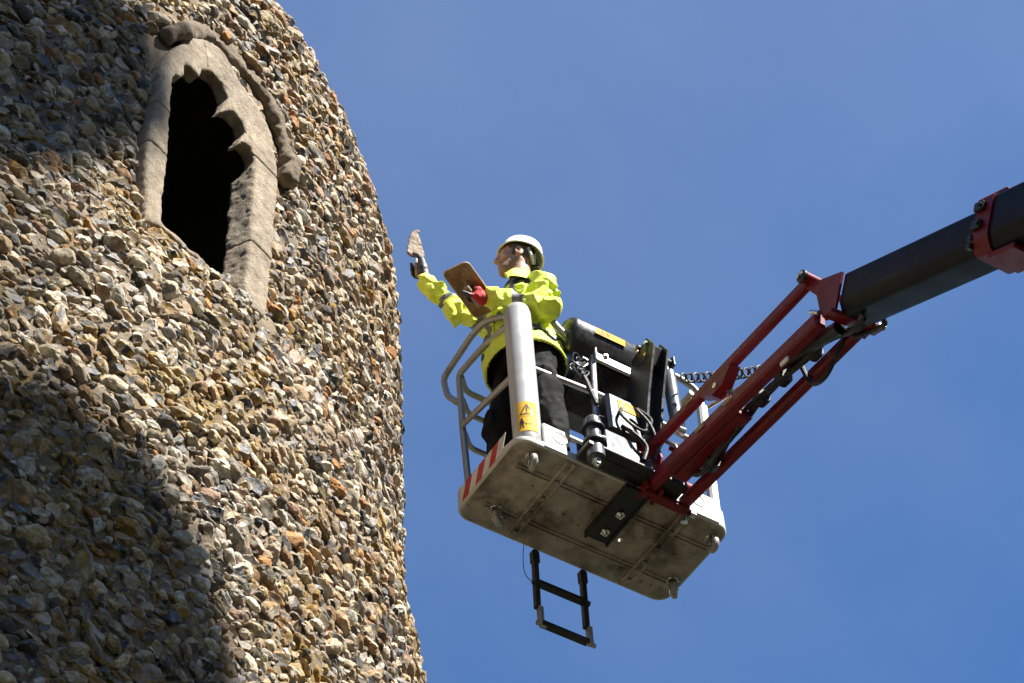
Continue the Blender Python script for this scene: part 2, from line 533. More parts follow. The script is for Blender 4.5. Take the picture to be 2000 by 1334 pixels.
def flint_material():
    m = bpy.data.materials.new('flint'); m.use_nodes = True
    nt = m.node_tree; b = nt.nodes['Principled BSDF']; lk = nt.links.new
    geo = nd(nt, 'ShaderNodeNewGeometry')
    at = nd(nt, 'ShaderNodeAttribute'); at.attribute_name = FLINT_ATTR
    n1 = nd(nt, 'ShaderNodeTexNoise', Scale=38.0, Detail=7.0, Roughness=.7); lk(geo.outputs['Position'], n1.inputs['Vector'])
    r1 = nd(nt, 'ShaderNodeMapRange'); r1.inputs['From Min'].default_value = .3; r1.inputs['From Max'].default_value = .7; r1.inputs['To Min'].default_value = .5; r1.inputs['To Max'].default_value = 1.38
    lk(n1.outputs['Fac'], r1.inputs['Value'])
    mu = nd(nt, 'ShaderNodeMix', data_type='RGBA', blend_type='MULTIPLY'); mu.inputs['Factor'].default_value = 1
    lk(at.outputs['Color'], mu.inputs['A']); lk(r1.outputs['Result'], mu.inputs['B'])
    # iron staining
    n4 = nd(nt, 'ShaderNodeTexNoise', Scale=17.0, Detail=5.0, Roughness=.6); lk(geo.outputs['Position'], n4.inputs['Vector'])
    r4 = nd(nt, 'ShaderNodeMapRange'); r4.inputs['From Min'].default_value = .56; r4.inputs['From Max'].default_value = .72; r4.inputs['To Max'].default_value = .65
    lk(n4.outputs['Fac'], r4.inputs['Value'])
    mx = nd(nt, 'ShaderNodeMix', data_type='RGBA', blend_type='MULTIPLY'); mx.inputs['B'].default_value = (.78, .5, .28, 1)
    lk(r4.outputs['Result'], mx.inputs['Factor']); lk(mu.outputs['Result'], mx.inputs['A'])
    # pale chalky crust in patches
    n5 = nd(nt, 'ShaderNodeTexNoise', Scale=30.0, Detail=6.0, Roughness=.72); lk(geo.outputs['Position'], n5.inputs['Vector'])
    r5 = nd(nt, 'ShaderNodeMapRange'); r5.inputs['From Min'].default_value = .55; r5.inputs['From Max'].default_value = .63; r5.inputs['To Max'].default_value = .55
    lk(n5.outputs['Fac'], r5.inputs['Value'])
    mc = nd(nt, 'ShaderNodeMix', data_type='RGBA'); mc.inputs['B'].default_value = (.50, .44, .35, 1)
    lk(r5.outputs['Result'], mc.inputs['Factor']); lk(mx.outputs['Result'], mc.inputs['A'])
    col = lichen_nodes(nt, lk, geo, mc.outputs['Result'], .9)
    lk(col, b.inputs['Base Color']); b.inputs['Specular IOR Level'].default_value = .3
    r2 = nd(nt, 'ShaderNodeMapRange'); r2.inputs['To Min'].default_value = .85; r2.inputs['To Max'].default_value = .5
    lk(at.outputs['Alpha'], r2.inputs['Value']); lk(r2.outputs['Result'], b.inputs['Roughness'])
    n3 = nd(nt, 'ShaderNodeTexNoise', Scale=75.0, Detail=6.0, Roughness=.7); lk(geo.outputs['Position'], n3.inputs['Vector'])
    bs = nd(nt, 'ShaderNodeMapRange'); bs.inputs['To Min'].default_value = .85; bs.inputs['To Max'].default_value = .3
    lk(at.outputs['Alpha'], bs.inputs['Value'])
    bp = nd(nt, 'ShaderNodeBump'); bp.inputs['Distance'].default_value = .012; lk(bs.outputs['Result'], bp.inputs['Strength'])
    lk(n3.outputs['Fac'], bp.inputs['Height']); lk(bp.outputs['Normal'], b.inputs['Normal'])
    return m

def stone_material(name, c0, c1, scale=14.0, bump=.6, bscale=120.0, lich=.5):
    m = bpy.data.materials.new(name); m.use_nodes = True
    nt = m.node_tree; b = nt.nodes['Principled BSDF']; lk = nt.links.new
    geo = nd(nt, 'ShaderNodeNewGeometry')
    n1 = nd(nt, 'ShaderNodeTexNoise', Scale=scale, Detail=8.0, Roughness=.68); lk(geo.outputs['Position'], n1.inputs['Vector'])
    cr = nd(nt, 'ShaderNodeValToRGB'); e = cr.color_ramp.elements
    e[0].position = .33; e[0].color = (*c0, 1); e[1].position = .66; e[1].color = (*c1, 1)
    lk(n1.outputs['Fac'], cr.inputs['Fac'])
    n2 = nd(nt, 'ShaderNodeTexNoise', Scale=3.2, Detail=6.0, Roughness=.6); lk(geo.outputs['Position'], n2.inputs['Vector'])
    r2 = nd(nt, 'ShaderNodeMapRange'); r2.inputs['From Min'].default_value = .45; r2.inputs['From Max'].default_value = .7; r2.inputs['To Min'].default_value = 1.0; r2.inputs['To Max'].default_value = .62
    lk(n2.outputs['Fac'], r2.inputs['Value'])
    mu = nd(nt, 'ShaderNodeMix', data_type='RGBA', blend_type='MULTIPLY'); mu.inputs['Factor'].default_value = 1
    lk(cr.outputs['Color'], mu.inputs['A']); lk(r2.outputs['Result'], mu.inputs['B'])
    col = lichen_nodes(nt, lk, geo, mu.outputs['Result'], lich)
    lk(col, b.inputs['Base Color']); b.inputs['Roughness'].default_value = .92
    n3 = nd(nt, 'ShaderNodeTexNoise', Scale=bscale, Detail=6.0, Roughness=.7); lk(geo.outputs['Position'], n3.inputs['Vector'])
    bp = nd(nt, 'ShaderNodeBump'); bp.inputs['Strength'].default_value = bump; bp.inputs['Distance'].default_value = .015
    lk(n3.outputs['Fac'], bp.inputs['Height']); lk(bp.outputs['Normal'], b.inputs['Normal'])
    return m

M_FLINT = flint_material()
M_MORTAR = stone_material('lime_mortar', (.15, .115, .075), (.31, .245, .17), 22.0, .9, 90.0, .7)
M_FREE = stone_material('weathered_limestone', (.25, .20, .14), (.50, .41, .30), 22.0, 1.0, 90.0, .2)
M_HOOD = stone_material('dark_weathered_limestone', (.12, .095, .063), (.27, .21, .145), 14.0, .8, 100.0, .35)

M_INSHADE = stone_material('shade_dark_inner_wall', (.02, .018, .015), (.05, .045, .04), 16.0, .6, 90.0, 0.0)  # near-black so the shade inside the opening is painted into the colour
# wall of mortar, with the window opening left out
def build_tower():
    ph_d = np.radians(np.arange(-108, 4, .32)); ph_c = np.radians(np.arange(4, 252, 4.0))
    phs = np.concatenate([ph_d, ph_c])
    zs = np.concatenate([np.linspace(-BZ, -4.8, 12)[:-1], np.arange(-4.8, 4.8, .024), np.linspace(4.8, 6.0, 8)])
    PH, ZZ = np.meshgrid(phs, zs, indexing='ij')
    P = tower_pt(PH, ZZ)
    nn = np.stack([np.cos(PH), np.sin(PH), 0 * PH], -1)
    dsp = .018 * fbm(P * 11, 5, 3) + .010 * fbm(P * 42, 9, 2)
    fine = ((PH < math.radians(4)) & (ZZ > -4.8)).astype(float)
    P = P + nn * ((dsp - .004) * fine)[..., None]
    a, b = len(phs), len(zs)
    ctr = .25 * (P + np.roll(P, -1, 0))[:, :-1] + .25 * (P + np.roll(P, -1, 0))[:, 1:]
    q = ctr - W0
    U = np.stack([q @ W_T, q @ W_Z], -1)
    near = (np.abs(q @ W_N) < .4)
    hole = near & (sd_poly(U, OUTER) < -.03)
    I = np.arange(a)[:, None] * b + np.arange(b - 1)[None, :]
    J = np.roll(np.arange(a), -1)[:, None] * b + np.arange(b - 1)[None, :]
    F = np.stack([I, J, J + 1, I + 1], -1)[~hole]
    V = P.reshape(-1, 3)
    F = F.tolist()
    F.append([i * b + b - 1 for i in range(a)])
    ob = mesh_obj('flint_tower', V, F, M_MORTAR, None, True, 180, loc=(TC[0], TC[1], 0))
    return ob
TOWER = build_tower()
tag(TOWER, 'round flint church tower with a cusped stone window, left of the basket', 'tower')
TLOC = np.array([TC[0], TC[1], 0])

# ---- cusped window: dressed stones, each a mesh of its own
def build_window():
    win = empty('window_surround', W0 - TLOC, TOWER)
    win.rotation_euler = (0, 0, W_PHI + math.pi / 2)      # local x = along the wall, y = into the wall, z = up
    h = .0085
    lo = np.array([-.62, -.16, -1.12]); hi = np.array([.66, .40, 1.02])
    def frame(G):
        U = G[:, 0, :, :][..., [0, 2]]
        o2 = sd_poly(U, OUTER)[:, None, :]; i2 = sd_poly(U, OPEN)[:, None, :]
        dep = G[..., 1]                                    # + = into the wall
        nz = .006 * fbm(G * 12, 21, 3) + .0035 * fbm(G * 50, 23, 2)
        spl = np.clip((.085 - dep) / .085, 0, 1)           # splayed front arris
        inner = -(i2) - 0.0 + .0 * spl
        # the opening narrows going in on the right hand side (reveal) and is cut square behind
        narrow = np.clip(dep / .13, 0, 1) * .02
        right = np.clip((G[..., 0] - .02) / .1, 0, 1)
        low = np.clip((.33 - G[..., 2]) / .08, 0, 1)
        d2 = smax(o2 + 0 * dep, -(i2 + narrow * right * low + 0 * dep), .03)
        front = -.02 - dep + .012 * np.clip(-i2 / .1, 0, 1)
        back = dep - (.050 + .065 * low)
        return smax(smax(d2, front, .022), back, .01) + nz
    cache = {}
    def block(clip):
        def fn(G):
            if 'v' not in cache: cache['v'] = frame(G)
            return smax(cache['v'], clip(G), .004)
        return fn
    jz = lambda px, py: win_uv(crop7([(px, py)]))[0]
    vR1 = jz(620, 652)[1]; vR2 = jz(620, 1000)[1]; vL1 = jz(190, 575)[1]; vL2 = jz(200, 400)[1]
    ua, va = jz(400, 230)
    ub, vb = jz(470, 330)
    g = .0008
    apex = lambda G: (G[..., 0] - ua) * .8 + (G[..., 2] - va) * .15
    clips = {
        'jamb_stone': [lambda G: np.maximum(-G[..., 0] - .02, G[..., 2] - (vR2 - g)),
                       lambda G: np.maximum(np.maximum(-G[..., 0] - .02, G[..., 2] - (vR1 - g)), vR2 + g - G[..., 2]),
                       lambda G: np.maximum(G[..., 0] + .025, G[..., 2] - (vL1 - g)),
                       lambda G: np.maximum(np.maximum(G[..., 0] + .025, G[..., 2] - (vL2 - g)), vL1 + g - G[..., 2])],
        'arch_stone': [lambda G: np.maximum(vR1 + g - G[..., 2], -apex(G) + g),
                       lambda G: np.maximum(np.maximum(vL2 + g - G[..., 2], apex(G) + g), G[..., 2] * 0 - 1)],
    }
    for nm, L in clips.items():
        for c in L:
            V, F = surfnet(block(c), lo, hi, h)
            if len(V) > 20: mesh_obj(nm, V, F, M_FREE, win, True, 60)
    # eroded hood mould over the arch
    hood_c = win_uv(crop7([(300, 140), (360, 128), (420, 150), (470, 205), (525, 262), (590, 325), (640, 400), (680, 480), (706, 560), (722, 640), (726, 720)]), -.03)
    def hood(G):
        d = np.full(G.shape[:-1], 9.)
        n = len(hood_c)
        for i in range(n - 1):
            a, b = hood_c[i], hood_c[i + 1]
            r0, r1 = (.042 + .006 * math.sin(i * 2.1), .042 + .006 * math.sin((i + 1) * 2.1))
            d = smin(d, sd_cap(G, (a[0], .02, a[1]), (b[0], .02, b[1]), r0, r1), .02)
        d = smax(d, -.022 - G[..., 1], .02)
        d = d + .015 * fbm(G * 9, 31, 3) + .008 * fbm(G * 40, 33, 2)
        return d
    V, F = surfnet(hood, (-.35, -.14, .0), (.75, .14, 1.0), .009)
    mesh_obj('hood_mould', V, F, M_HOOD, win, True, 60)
    # worn stop at the foot of the hood mould, and the bulbous worn stone at its crown
    s1 = win_uv(crop7([(716, 690)]), -.03)[0]
    V, F = surfnet(lambda G: sd_box(G, (s1[0], .0, s1[1]), (.05, .05, .10), rnd=.03) + .026 * fbm(G * 14, 41, 3), (s1[0] - .14, -.16, s1[1] - .2), (s1[0] + .14, .16, s1[1] + .2), .009)
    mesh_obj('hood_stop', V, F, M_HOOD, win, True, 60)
    c1 = win_uv(crop7([(232, 172), (262, 168), (305, 140)]), -.06)
    def bulb(G):
        d = smin(sd_cap(G, (c1[0][0], .01, c1[0][1]), (c1[1][0], -.02, c1[1][1]), .042, .046), sd_cap(G, (c1[1][0], -.02, c1[1][1]), (c1[2][0], .0, c1[2][1]), .046, .034), .03)
        return d + .028 * fbm(G * 9, 51, 3)
    V, F = surfnet(bulb, (c1[:, 0].min() - .15, -.2, c1[:, 1].min() - .15), (c1[:, 0].max() + .15, .15, c1[:, 1].max() + .15), .009)
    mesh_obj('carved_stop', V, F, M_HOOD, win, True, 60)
    # sloping sill slab between the jambs, and the reveal walls behind the frame
    sl = win_uv(crop7([(205, 890), (330, 1010), (430, 1085), (550, 1200)]), .0)
    def sill(G):
        d = np.full(G.shape[:-1], 9.)
        for i in range(len(sl) - 1):
            a, b = sl[i], sl[i + 1]
            d = smin(d, sd_cap(G, (a[0], .13, a[1] - .045), (b[0], .13, b[1] - .045), .05), .02)
        d = np.minimum(d, sd_box(G, ((sl[0][0] + sl[-1][0]) / 2, .2, (sl[0][1] + sl[-1][1]) / 2 - .06), ((sl[-1][0] - sl[0][0]) / 2, .17, .05), rnd=.02))
        return d + .01 * fbm(G * 15, 61, 3)
    V, F = surfnet(sill, (-.7, -.1, sl[:, 1].min() - .25), (.75, .42, sl[:, 1].max() + .15), .011)
    mesh_obj('sill', V, F, M_FREE, win, True, 60)
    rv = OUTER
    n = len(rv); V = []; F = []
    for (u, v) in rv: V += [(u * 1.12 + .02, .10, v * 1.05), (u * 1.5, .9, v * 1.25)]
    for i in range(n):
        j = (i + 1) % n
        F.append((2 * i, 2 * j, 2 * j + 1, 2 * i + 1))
    mesh_obj('reveal', V, F, M_INSHADE, win, False)
    return win
WIN = build_window()
# ------------------------------------------------------------------ flints bedded in the wall
def ico(sub):
    bm = bmesh.new(); bmesh.ops.create_icosphere(bm, subdivisions=sub, radius=1.0)
    V = np.array([v.co[:] for v in bm.verts]); F = np.array([[v.index for v in f.verts] for f in bm.faces]); bm.free()
    return V, F

PALETTE = np.array([            # cortex colours with weights: cream, buff, grey, pale grey, brown, orange, pink, dark
    (.52, .445, .335), (.39, .29, .185), (.26, .235, .20), (.48, .45, .39), (.25, .15, .08), (.42, .215, .085), (.34, .22, .16), (.085, .08, .078), (.62, .56, .46)])
PALW = np.array([.27, .17, .10, .12, .08, .055, .045, .09, .11])
FACET = np.array([(.040, .040, .042), (.085, .083, .083), (.17, .16, .15), (.28, .205, .135), (.40, .35, .28), (.44, .29, .16)])
FACW = np.array([.2, .2, .17, .16, .18, .09])

def make_stones(N, tmpl, seed, axes, rot, pos, nrmv, tanv, cols, fcols, cut):
    """vectorised lumps: N stones from one template sphere; returns V (N,n,3) and colour (N,n,4)"""
    r = np.random.default_rng(seed)
    T = tmpl
    n = len(T)
    off = r.uniform(-50, 50, (N, 1, 3))
    P = T[None] * (1 + .30 * vnoise(T[None] * 1.15 + off, 1)[..., None] + .11 * vnoise(T[None] * 2.9 + off, 2)[..., None])
    flag = np.zeros((N, n))
    for k in range(5):
        d = r.normal(size=(N, 1, 3))
        if k < 2: d[..., 2] = np.abs(d[..., 2]) + .5
        d /= np.linalg.norm(d, axis=-1, keepdims=True)
        dist = r.uniform(.42, .88, (N, 1)) + np.where(r.random((N, 1)) < cut[:, None], 0, 2.)
        pr = (P * d).sum(-1) - dist
        hit = pr > 0
        # shallow conchoidal dish instead of a flat cut
        rad2 = np.maximum(0, ((P - d * dist[..., None]) ** 2).sum(-1) - pr ** 2)
        dish = -.10 * np.maximum(0, 1 - rad2 * 1.6)
        P = P + d * (np.where(hit, -pr + dish, 0) * .97)[..., None]
        flag = np.where(hit, 1.0, flag * np.where(hit, 0, 1) + flag * hit)
    P = P * (1 + .06 * vnoise(P * 4.2 + off, 3)[..., None] + .045 * vnoise(P * 9 + off, 4)[..., None])
    P = P * axes[:, None, :]
    c, s = np.cos(rot)[:, None], np.sin(rot)[:, None]
    x = P[..., 0] * c - P[..., 1] * s; y = P[..., 0] * s + P[..., 1] * c; z = P[..., 2]
    up = np.cross(nrmv, tanv)
    W = pos[:, None] + x[..., None] * tanv[:, None] + y[..., None] * up[:, None] + z[..., None] * nrmv[:, None]
    mot = .5 + .5 * vnoise(T[None] * 2.2 + off + 9, 5)
    base = cols[:, None] * (.72 + .5 * mot)[..., None]
    colr = base * (1 - flag[..., None]) + fcols[:, None] * (.8 + .4 * mot)[..., None] * flag[..., None]
    return W, np.concatenate([colr, flag[..., None]], -1)

def set_colour(me, C):
    a = me.attributes.new(FLINT_ATTR, 'FLOAT_COLOR', 'POINT')
    a.data.foreach_set('color', np.asarray(C, np.float32).ravel())

def plant_stones():
    r = np.random.default_rng(77)
    # dart throwing from big to small over the visible part of the wall (s = arc length, z)
    cell = .06
    grid = {}
    pts = []
    ph0, ph1 = math.radians(-101), math.radians(-4)
    z0, z1 = -4.9, 4.75
    sizes = np.concatenate([np.full(400, .056), np.full(4000, .048), np.full(18000, .041), np.full(44000, .033), np.full(80000, .025), np.full(90000, .0165)])
    sizes = sizes * r.uniform(.58, .86, len(sizes))
    PHI = r.uniform(ph0, ph1, len(sizes)); Z = r.uniform(z0, z1, len(sizes))
    Pw = tower_pt(PHI, Z)
    px = project(Pw)
    N3 = np.stack([np.cos(PHI), np.sin(PHI), 0 * PHI], -1)
    ok = (px[:, 0] > -170) & (px[:, 0] < 1000) & (px[:, 1] > -170) & (px[:, 1] < 1500)
    face = ((CAM - Pw) * N3).sum(-1) / np.linalg.norm(CAM - Pw, axis=-1)
    ok &= face > -.28
    q = Pw - W0
    U = np.stack([q @ W_T, q @ W_Z], -1)
    dw = sd_poly(U, OUTER)
    nearw = np.abs(q @ W_N) < .6
    hoodpoly = win_uv(crop7([(150, 120), (300, 90), (430, 110), (560, 240), (680, 390), (745, 560), (770, 740), (690, 790), (690, 640), (600, 400), (450, 230), (300, 190), (200, 300)]), -.03)
    dh = sd_poly(U, hoodpoly)
    dw = np.minimum(dw, dh)
    endz = win_uv(crop7([(640, 1180)]))[0][1]
    ok &= ~(nearw & (dw < np.where((U[:, 1] < endz) & (U[:, 0] > 0), -sizes * 1.2, sizes * .35)))
    # smooth patches of bare mortar beside the window head and below the right jamb
    bare = win_uv(crop7([(215, 0), (390, 0), (480, 130), (640, 340), (560, 260), (420, 120), (330, 100), (240, 60)]))
    ok &= ~(nearw & (sd_poly(U, bare) < 0) & (r.random(len(sizes)) < .75))
    bare2 = win_uv(crop7([(560, 1200), (690, 1130), (700, 1330), (640, 1400), (575, 1330)]))
    ok &= ~(nearw & (sd_poly(U, bare2) < 0) & (r.random(len(sizes)) < .7))
    for i in np.nonzero(ok)[0]:
        s = 4.0 * PHI[i]; z = Z[i]; a = sizes[i]
        gx, gz = int(s / cell), int(z / cell)
        good = True
        for ix in (gx - 2, gx - 1, gx, gx + 1, gx + 2):
            for iz in (gz - 2, gz - 1, gz, gz + 1, gz + 2):
                for (s2, z2, a2) in grid.get((ix, iz), ()):
                    ds = (s - s2) / 1.22; dz = (z - z2) / .86
                    if ds * ds + dz * dz < (.855 * (a + a2)) ** 2:
                        good = False; break
                if not good: break
            if not good: break
        if good:
            grid.setdefault((gx, gz), []).append((s, z, a)); pts.append(i)
    pts = np.array(pts)
    N = len(pts)
    a = sizes[pts]; phi = PHI[pts]; zz = Z[pts]
    P = Pw[pts]; nv = N3[pts]
    tv = np.stack([-np.sin(phi), np.cos(phi), 0 * phi], -1)
    # jitter the bedding so no two stones look out alike
    jit = r.normal(0, .20, (N, 3)); nv2 = nv + jit; nv2 /= np.linalg.norm(nv2, axis=-1, keepdims=True)
    tv2 = tv - nv2 * (tv * nv2).sum(-1, keepdims=True); tv2 /= np.linalg.norm(tv2, axis=-1, keepdims=True)
    el = r.uniform(1.05, 2.1, N)
    axes = np.stack([a * np.sqrt(el) * 1.12, a / np.sqrt(el) * 1.08, a * r.uniform(.62, 1.0, N)], -1)
    rot = r.normal(0, .48, N)
    pos = P + nv * (a * r.uniform(-.22, .24, N))[:, None]
    # colour of each flint
    ci = r.choice(len(PALETTE), N, p=PALW / PALW.sum())
    cols = PALETTE[ci] * np.array([1.10, 1.08, 1.04]) * r.uniform(.62, 1.25, (N, 1)) * (1 + r.normal(0, .012, (N, 3)))
    fi = r.choice(len(FACET), N, p=FACW / FACW.sum())
    fcol = FACET[fi] * .95 * r.uniform(.75, 1.25, (N, 1))
    cut = r.choice([0.1, .45, .8], N, p=[.25, .4, .35])
    pix = project(P)
    dist = np.linalg.norm(P - CAM, axis=-1)
    vis = (pix[:, 0] > 8) & (pix[:, 1] > 8) & (pix[:, 1] < 1326)
    fc = np.clip(((CAM - P) * nv).sum(-1) / dist, 0, 1)
    score = np.where(vis, a * a * fc / dist ** 2, 0)
    big = np.argsort(-score)[:300]
    rest = np.setdiff1d(np.arange(N), big)
    TV, TF = ico(4)
    sel = lambda A, k: A[k]
    W, C = make_stones(len(big), TV, 5, axes[big], rot[big], pos[big], nv2[big], tv2[big], cols[big], fcol[big], cut[big])
    for k, i in enumerate(big):
        o = mesh_obj('flint', W[k], TF, M_FLINT, TOWER, True, 26, loc=None)
        me = o.data
        co = W[k] - pos[i]
        me.vertices.foreach_set('co', np.ascontiguousarray(co, np.float32).ravel())
        set_colour(me, C[k]); me.update()
        o.location = pos[i] - TLOC
    Vs, Fs, Cs, base = [], [], [], 0
    for lod, grp in ((3, rest[a[rest] > .0235]), (2, rest[a[rest] <= .0235])):
        TV, TF = ico(lod)
        TF = TF[TV[TF][:, :, 2].min(1) > -.82]                # the bedded back of each stone is never seen
        for g0 in range(0, len(grp), 2500):
            g = grp[g0:g0 + 2500]
            W, C = make_stones(len(g), TV, 6 + g0 + lod, axes[g], rot[g], pos[g], nv2[g], tv2[g], cols[g], fcol[g], cut[g])
            n = len(TV)
            Fs.append((TF[None] + (np.arange(len(g)) * n)[:, None, None] + base).reshape(-1, 3))
            Vs.append(W.reshape(-1, 3) - TLOC); Cs.append(C.reshape(-1, 4)); base += len(g) * n
    V = np.concatenate(Vs); F = np.concatenate(Fs); C = np.concatenate(Cs)
    me = bpy.data.meshes.new('flint_field')
    me.vertices.add(len(V)); me.loops.add(len(F) * 3); me.polygons.add(len(F))
    me.vertices.foreach_set('co', np.ascontiguousarray(V, np.float32).ravel())
    me.loops.foreach_set('vertex_index', np.ascontiguousarray(F, np.int32).ravel())
    me.polygons.foreach_set('loop_start', np.arange(len(F), dtype=np.int32) * 3)
    me.polygons.foreach_set('use_smooth', np.ones(len(F), bool))
    me.update(calc_edges=True)
    me.materials.append(M_FLINT)
    me.set_sharp_from_angle(angle=math.radians(27))
    set_colour(me, C)
    o = bpy.data.objects.new('flint_field', me); COL.objects.link(o); o.parent = TOWER
    tag(o, 'small flints packed between the larger ones', kind='stuff')
    print('STONES', N, 'tris', len(F))
plant_stones()
# ------------------------------------------------------------------ materials of the lift
M_WHITE = pbr('white_paint', (.52, .515, .485), .5, 0, .05, 30, .05, 200, dirt=(.33, .28, .2), dscale=7, damt=.55, dlo=.52, dhi=.72)
M_ALU = pbr('brushed_aluminium', (.40, .39, .37), .5, .75, .1, 40, .06, 300, dirt=(.3, .25, .18), dscale=6, damt=.5, dlo=.52, dhi=.7)
M_POST = pbr('painted_aluminium', (.46, .455, .44), .45, .25, .07, 14, .04, 200, dirt=(.35, .31, .25), dscale=9, damt=.4, dlo=.52, dhi=.72)
M_UNDER = pbr('muddy_underside', (.34, .31, .255), .7, 0, .3, 12, .25, 60, dirt=(.07, .058, .043), dscale=3.6, damt=.85, dlo=.47, dhi=.62)
M_BLKP = pbr('black_plastic', (.016, .016, .018), .32, 0, .2, 30, .05, 150, dirt=(.10, .09, .075), dscale=6, damt=.25)
M_BLKS = pbr('black_steel', (.018, .019, .021), .40, .2, .2, 25, .08, 150, dirt=(.10, .085, .065), dscale=7, damt=.35)
M_GREYS = pbr('grey_cylinder_paint', (.075, .085, .095), .38, .2, .1, 25, .03, 150, dirt=(.2, .18, .15), dscale=8, damt=.3)
M_RED = pbr('dark_red_paint', (.165, .006, .014), .42, 0, .14, 16, .03, 120, dirt=(.05, .025, .02), dscale=7, damt=.5, spec=.3)
M_BOOM = pbr('boom_grey_paint', (.0065, .007, .010), .45, 0, .14, 5, .03, 100, dirt=(.018, .021, .028), dscale=2.6, damt=.3, spec=.16)
M_HOSE = pbr('hose_rubber', (.012, .012, .012), .55, 0, .25, 60, .25, 160, dirt=(.14, .11, .08), dscale=14, damt=.5)
M_STEEL = pbr('bright_steel', (.62, .62, .60), .25, 1.0, .1, 40, .02)
M_YEL = pbr('yellow_sticker', (.66, .38, .010), .75, 0, .06, 20, dirt=(.4, .3, .15), dscale=20, damt=.3)
M_BLK = pbr('black_print', (.012, .012, .012), .5, 0, .1)
M_PALE = pbr('pale_print', (.72, .70, .62), .5, 0, .05)
M_REDP = pbr('red_sticker', (.45, .02, .02), .45, 0, .1, 20, dirt=(.3, .16, .12), dscale=16, damt=.4)
M_STRW = pbr('white_sticker', (.62, .59, .53), .5, 0, .08, 20, dirt=(.3, .25, .19), dscale=9, damt=.6)
M_RUBBER = pbr('wheel_rubber', (.30, .29, .27), .6, 0, .2, 40, .1)

LIFT = empty('boom_lift', (0, 0, BZ))
tag(LIFT, 'boom lift with a white tray basket on a dark red jib and grey boom', 'boom lift')

# ------------------------------------------------------------------ basket tray
HX, HY, CR = .67, .32, .085
def rrect(hx, hy, r, n=8):
    out = []
    for (cx, cy, a0) in ((hx - r, hy - r, 0), (-hx + r, hy - r, 90), (-hx + r, -hy + r, 180), (hx - r, -hy + r, 270)):
        for k in range(n + 1):
            a = math.radians(a0 + 90 * k / n)
            out.append((cx + r * math.cos(a), cy + r * math.sin(a)))
    return out
HOLES = [(-.168, .022), (.193, .033)]
def build_tray():
    bm = bmesh.new()
    loops = []
    for ins, z in ((.014, 0.0), (.004, .004), (0, .014), (0, .135), (.003, .138), (.010, .138), (.012, .13), (.012, .028)):
        loops.append([bm.verts.new((x, y, min(z, .028) if (x < -.545 and y < -.2) else z)) for x, y in rrect(HX - ins, HY - ins, CR - ins)])
    for a, b in zip(loops, loops[1:]):
        for i in range(len(a)):
            j = (i + 1) % len(a)
            f = bm.faces.new((a[i], a[j], b[j], b[i])); f.material_index = 1
    def cap(loop, z, mi, up):
        es = []
        for i in range(len(loop)):
            e = bm.edges.get((loop[i], loop[(i + 1) % len(loop)])); es.append(e)
        rings = []
        for cx, cy in HOLES:
            rg = [bm.verts.new((cx + .014 * math.cos(t), cy + .014 * math.sin(t), z)) for t in np.linspace(0, 2 * math.pi, 12, endpoint=False)]
            rings.append(rg)
            for i in range(12): es.append(bm.edges.new((rg[i], rg[(i + 1) % 12])))
        r = bmesh.ops.triangle_fill(bm, edges=es, use_beauty=True, use_dissolve=False, normal=(0, 0, 1 if up else -1))
        for g in r['geom']:
            if isinstance(g, bmesh.types.BMFace): g.material_index = mi
        return rings
    r0 = cap(loops[0], 0.0, 0, False)
    r1 = cap(loops[-1], .028, 0, True)
    for a, b in zip(r0, r1):
        for i in range(12):
            f = bm.faces.new((a[i], b[i], b[(i + 1) % 12], a[(i + 1) % 12])); f.material_index = 0
    bmesh.ops.recalc_face_normals(bm, faces=bm.faces)
    me = bpy.data.meshes.new('basket_tray'); bm.to_mesh(me); bm.free()
    me.materials.append(M_UNDER); me.materials.append(M_WHITE)
    me.polygons.foreach_set('use_smooth', np.ones(len(me.polygons), bool)); me.set_sharp_from_angle(angle=math.radians(30))
    o = bpy.data.objects.new('basket_tray', me); COL.objects.link(o); o.parent = LIFT
    return o
TRAY = build_tray()
tag(TRAY, 'white basket tray with muddy brown underside')
BASKET = LIFT

# raised corner panels of the near side, with a pressed round mark
for x0, x1, nm in ((-.512, -.372, 1), (.39, .585, 2)):
    b = MB()
    b.box(((x0 + x1) / 2, -HY + .006, .095), (x1 - x0, .022, .185), bev=.006)
    cx = (x0 + x1) / 2 + .03 * (1 if nm == 1 else -1)
    ringp = [(cx + .042 * math.cos(t), -HY - .006, .115 + .042 * math.sin(t)) for t in np.linspace(0, 2 * math.pi, 24, endpoint=False)]
    b.tube(ringp, .0035, 6, closed=True)
    b.build('corner_panel', M_WHITE, BASKET)

# underside: grooved ribs, cross rails with clips, bolts, casters
for y0 in (-.145, .16):
    b = MB()
    for dy in (-.011, .011): b.box((.03, y0 + dy, -.007), (1.20, .007, .016), bev=.002)
    b.box((.03, y0, -.001), (1.20, .018, .004))
    b.build('floor_rib', [M_UNDER], BASKET)
def cross_rail(x0):
    b = MB()
    for dx in (-.022, .022): b.box((x0 + dx, .0, -.010), (.017, .60, .020), bev=.004)
    b.box((x0, .0, -.003), (.03, .60, .006))
    o = b.build('cross_rail', M_UNDER, BASKET)
    for y in (-.15, -.02, .10, .165, .25):
        c = MB(); c.box((x0 + .004, y, -.019), (.034, .028, .012), bev=.004); c.cyl((x0 - .012, y, -.024), (x0 - .012, y, -.031), .006, 8)
        c.build('clip', M_UNDER, o)
cross_rail(-.335); cross_rail(.385)
b = MB()
for (x, y) in ((-.45, .05), (-.42, -.06), (.02, -.09), (-.06, .06), (.28, -.07), (.5, -.02), (.52, .23), (.46, .235), (-.1, .2), (.3, .21)):
    b.cyl((x, y, 0.004), (x, y, -.009), .0075, 8)
b.build('underside_bolt', M_UNDER, BASKET)
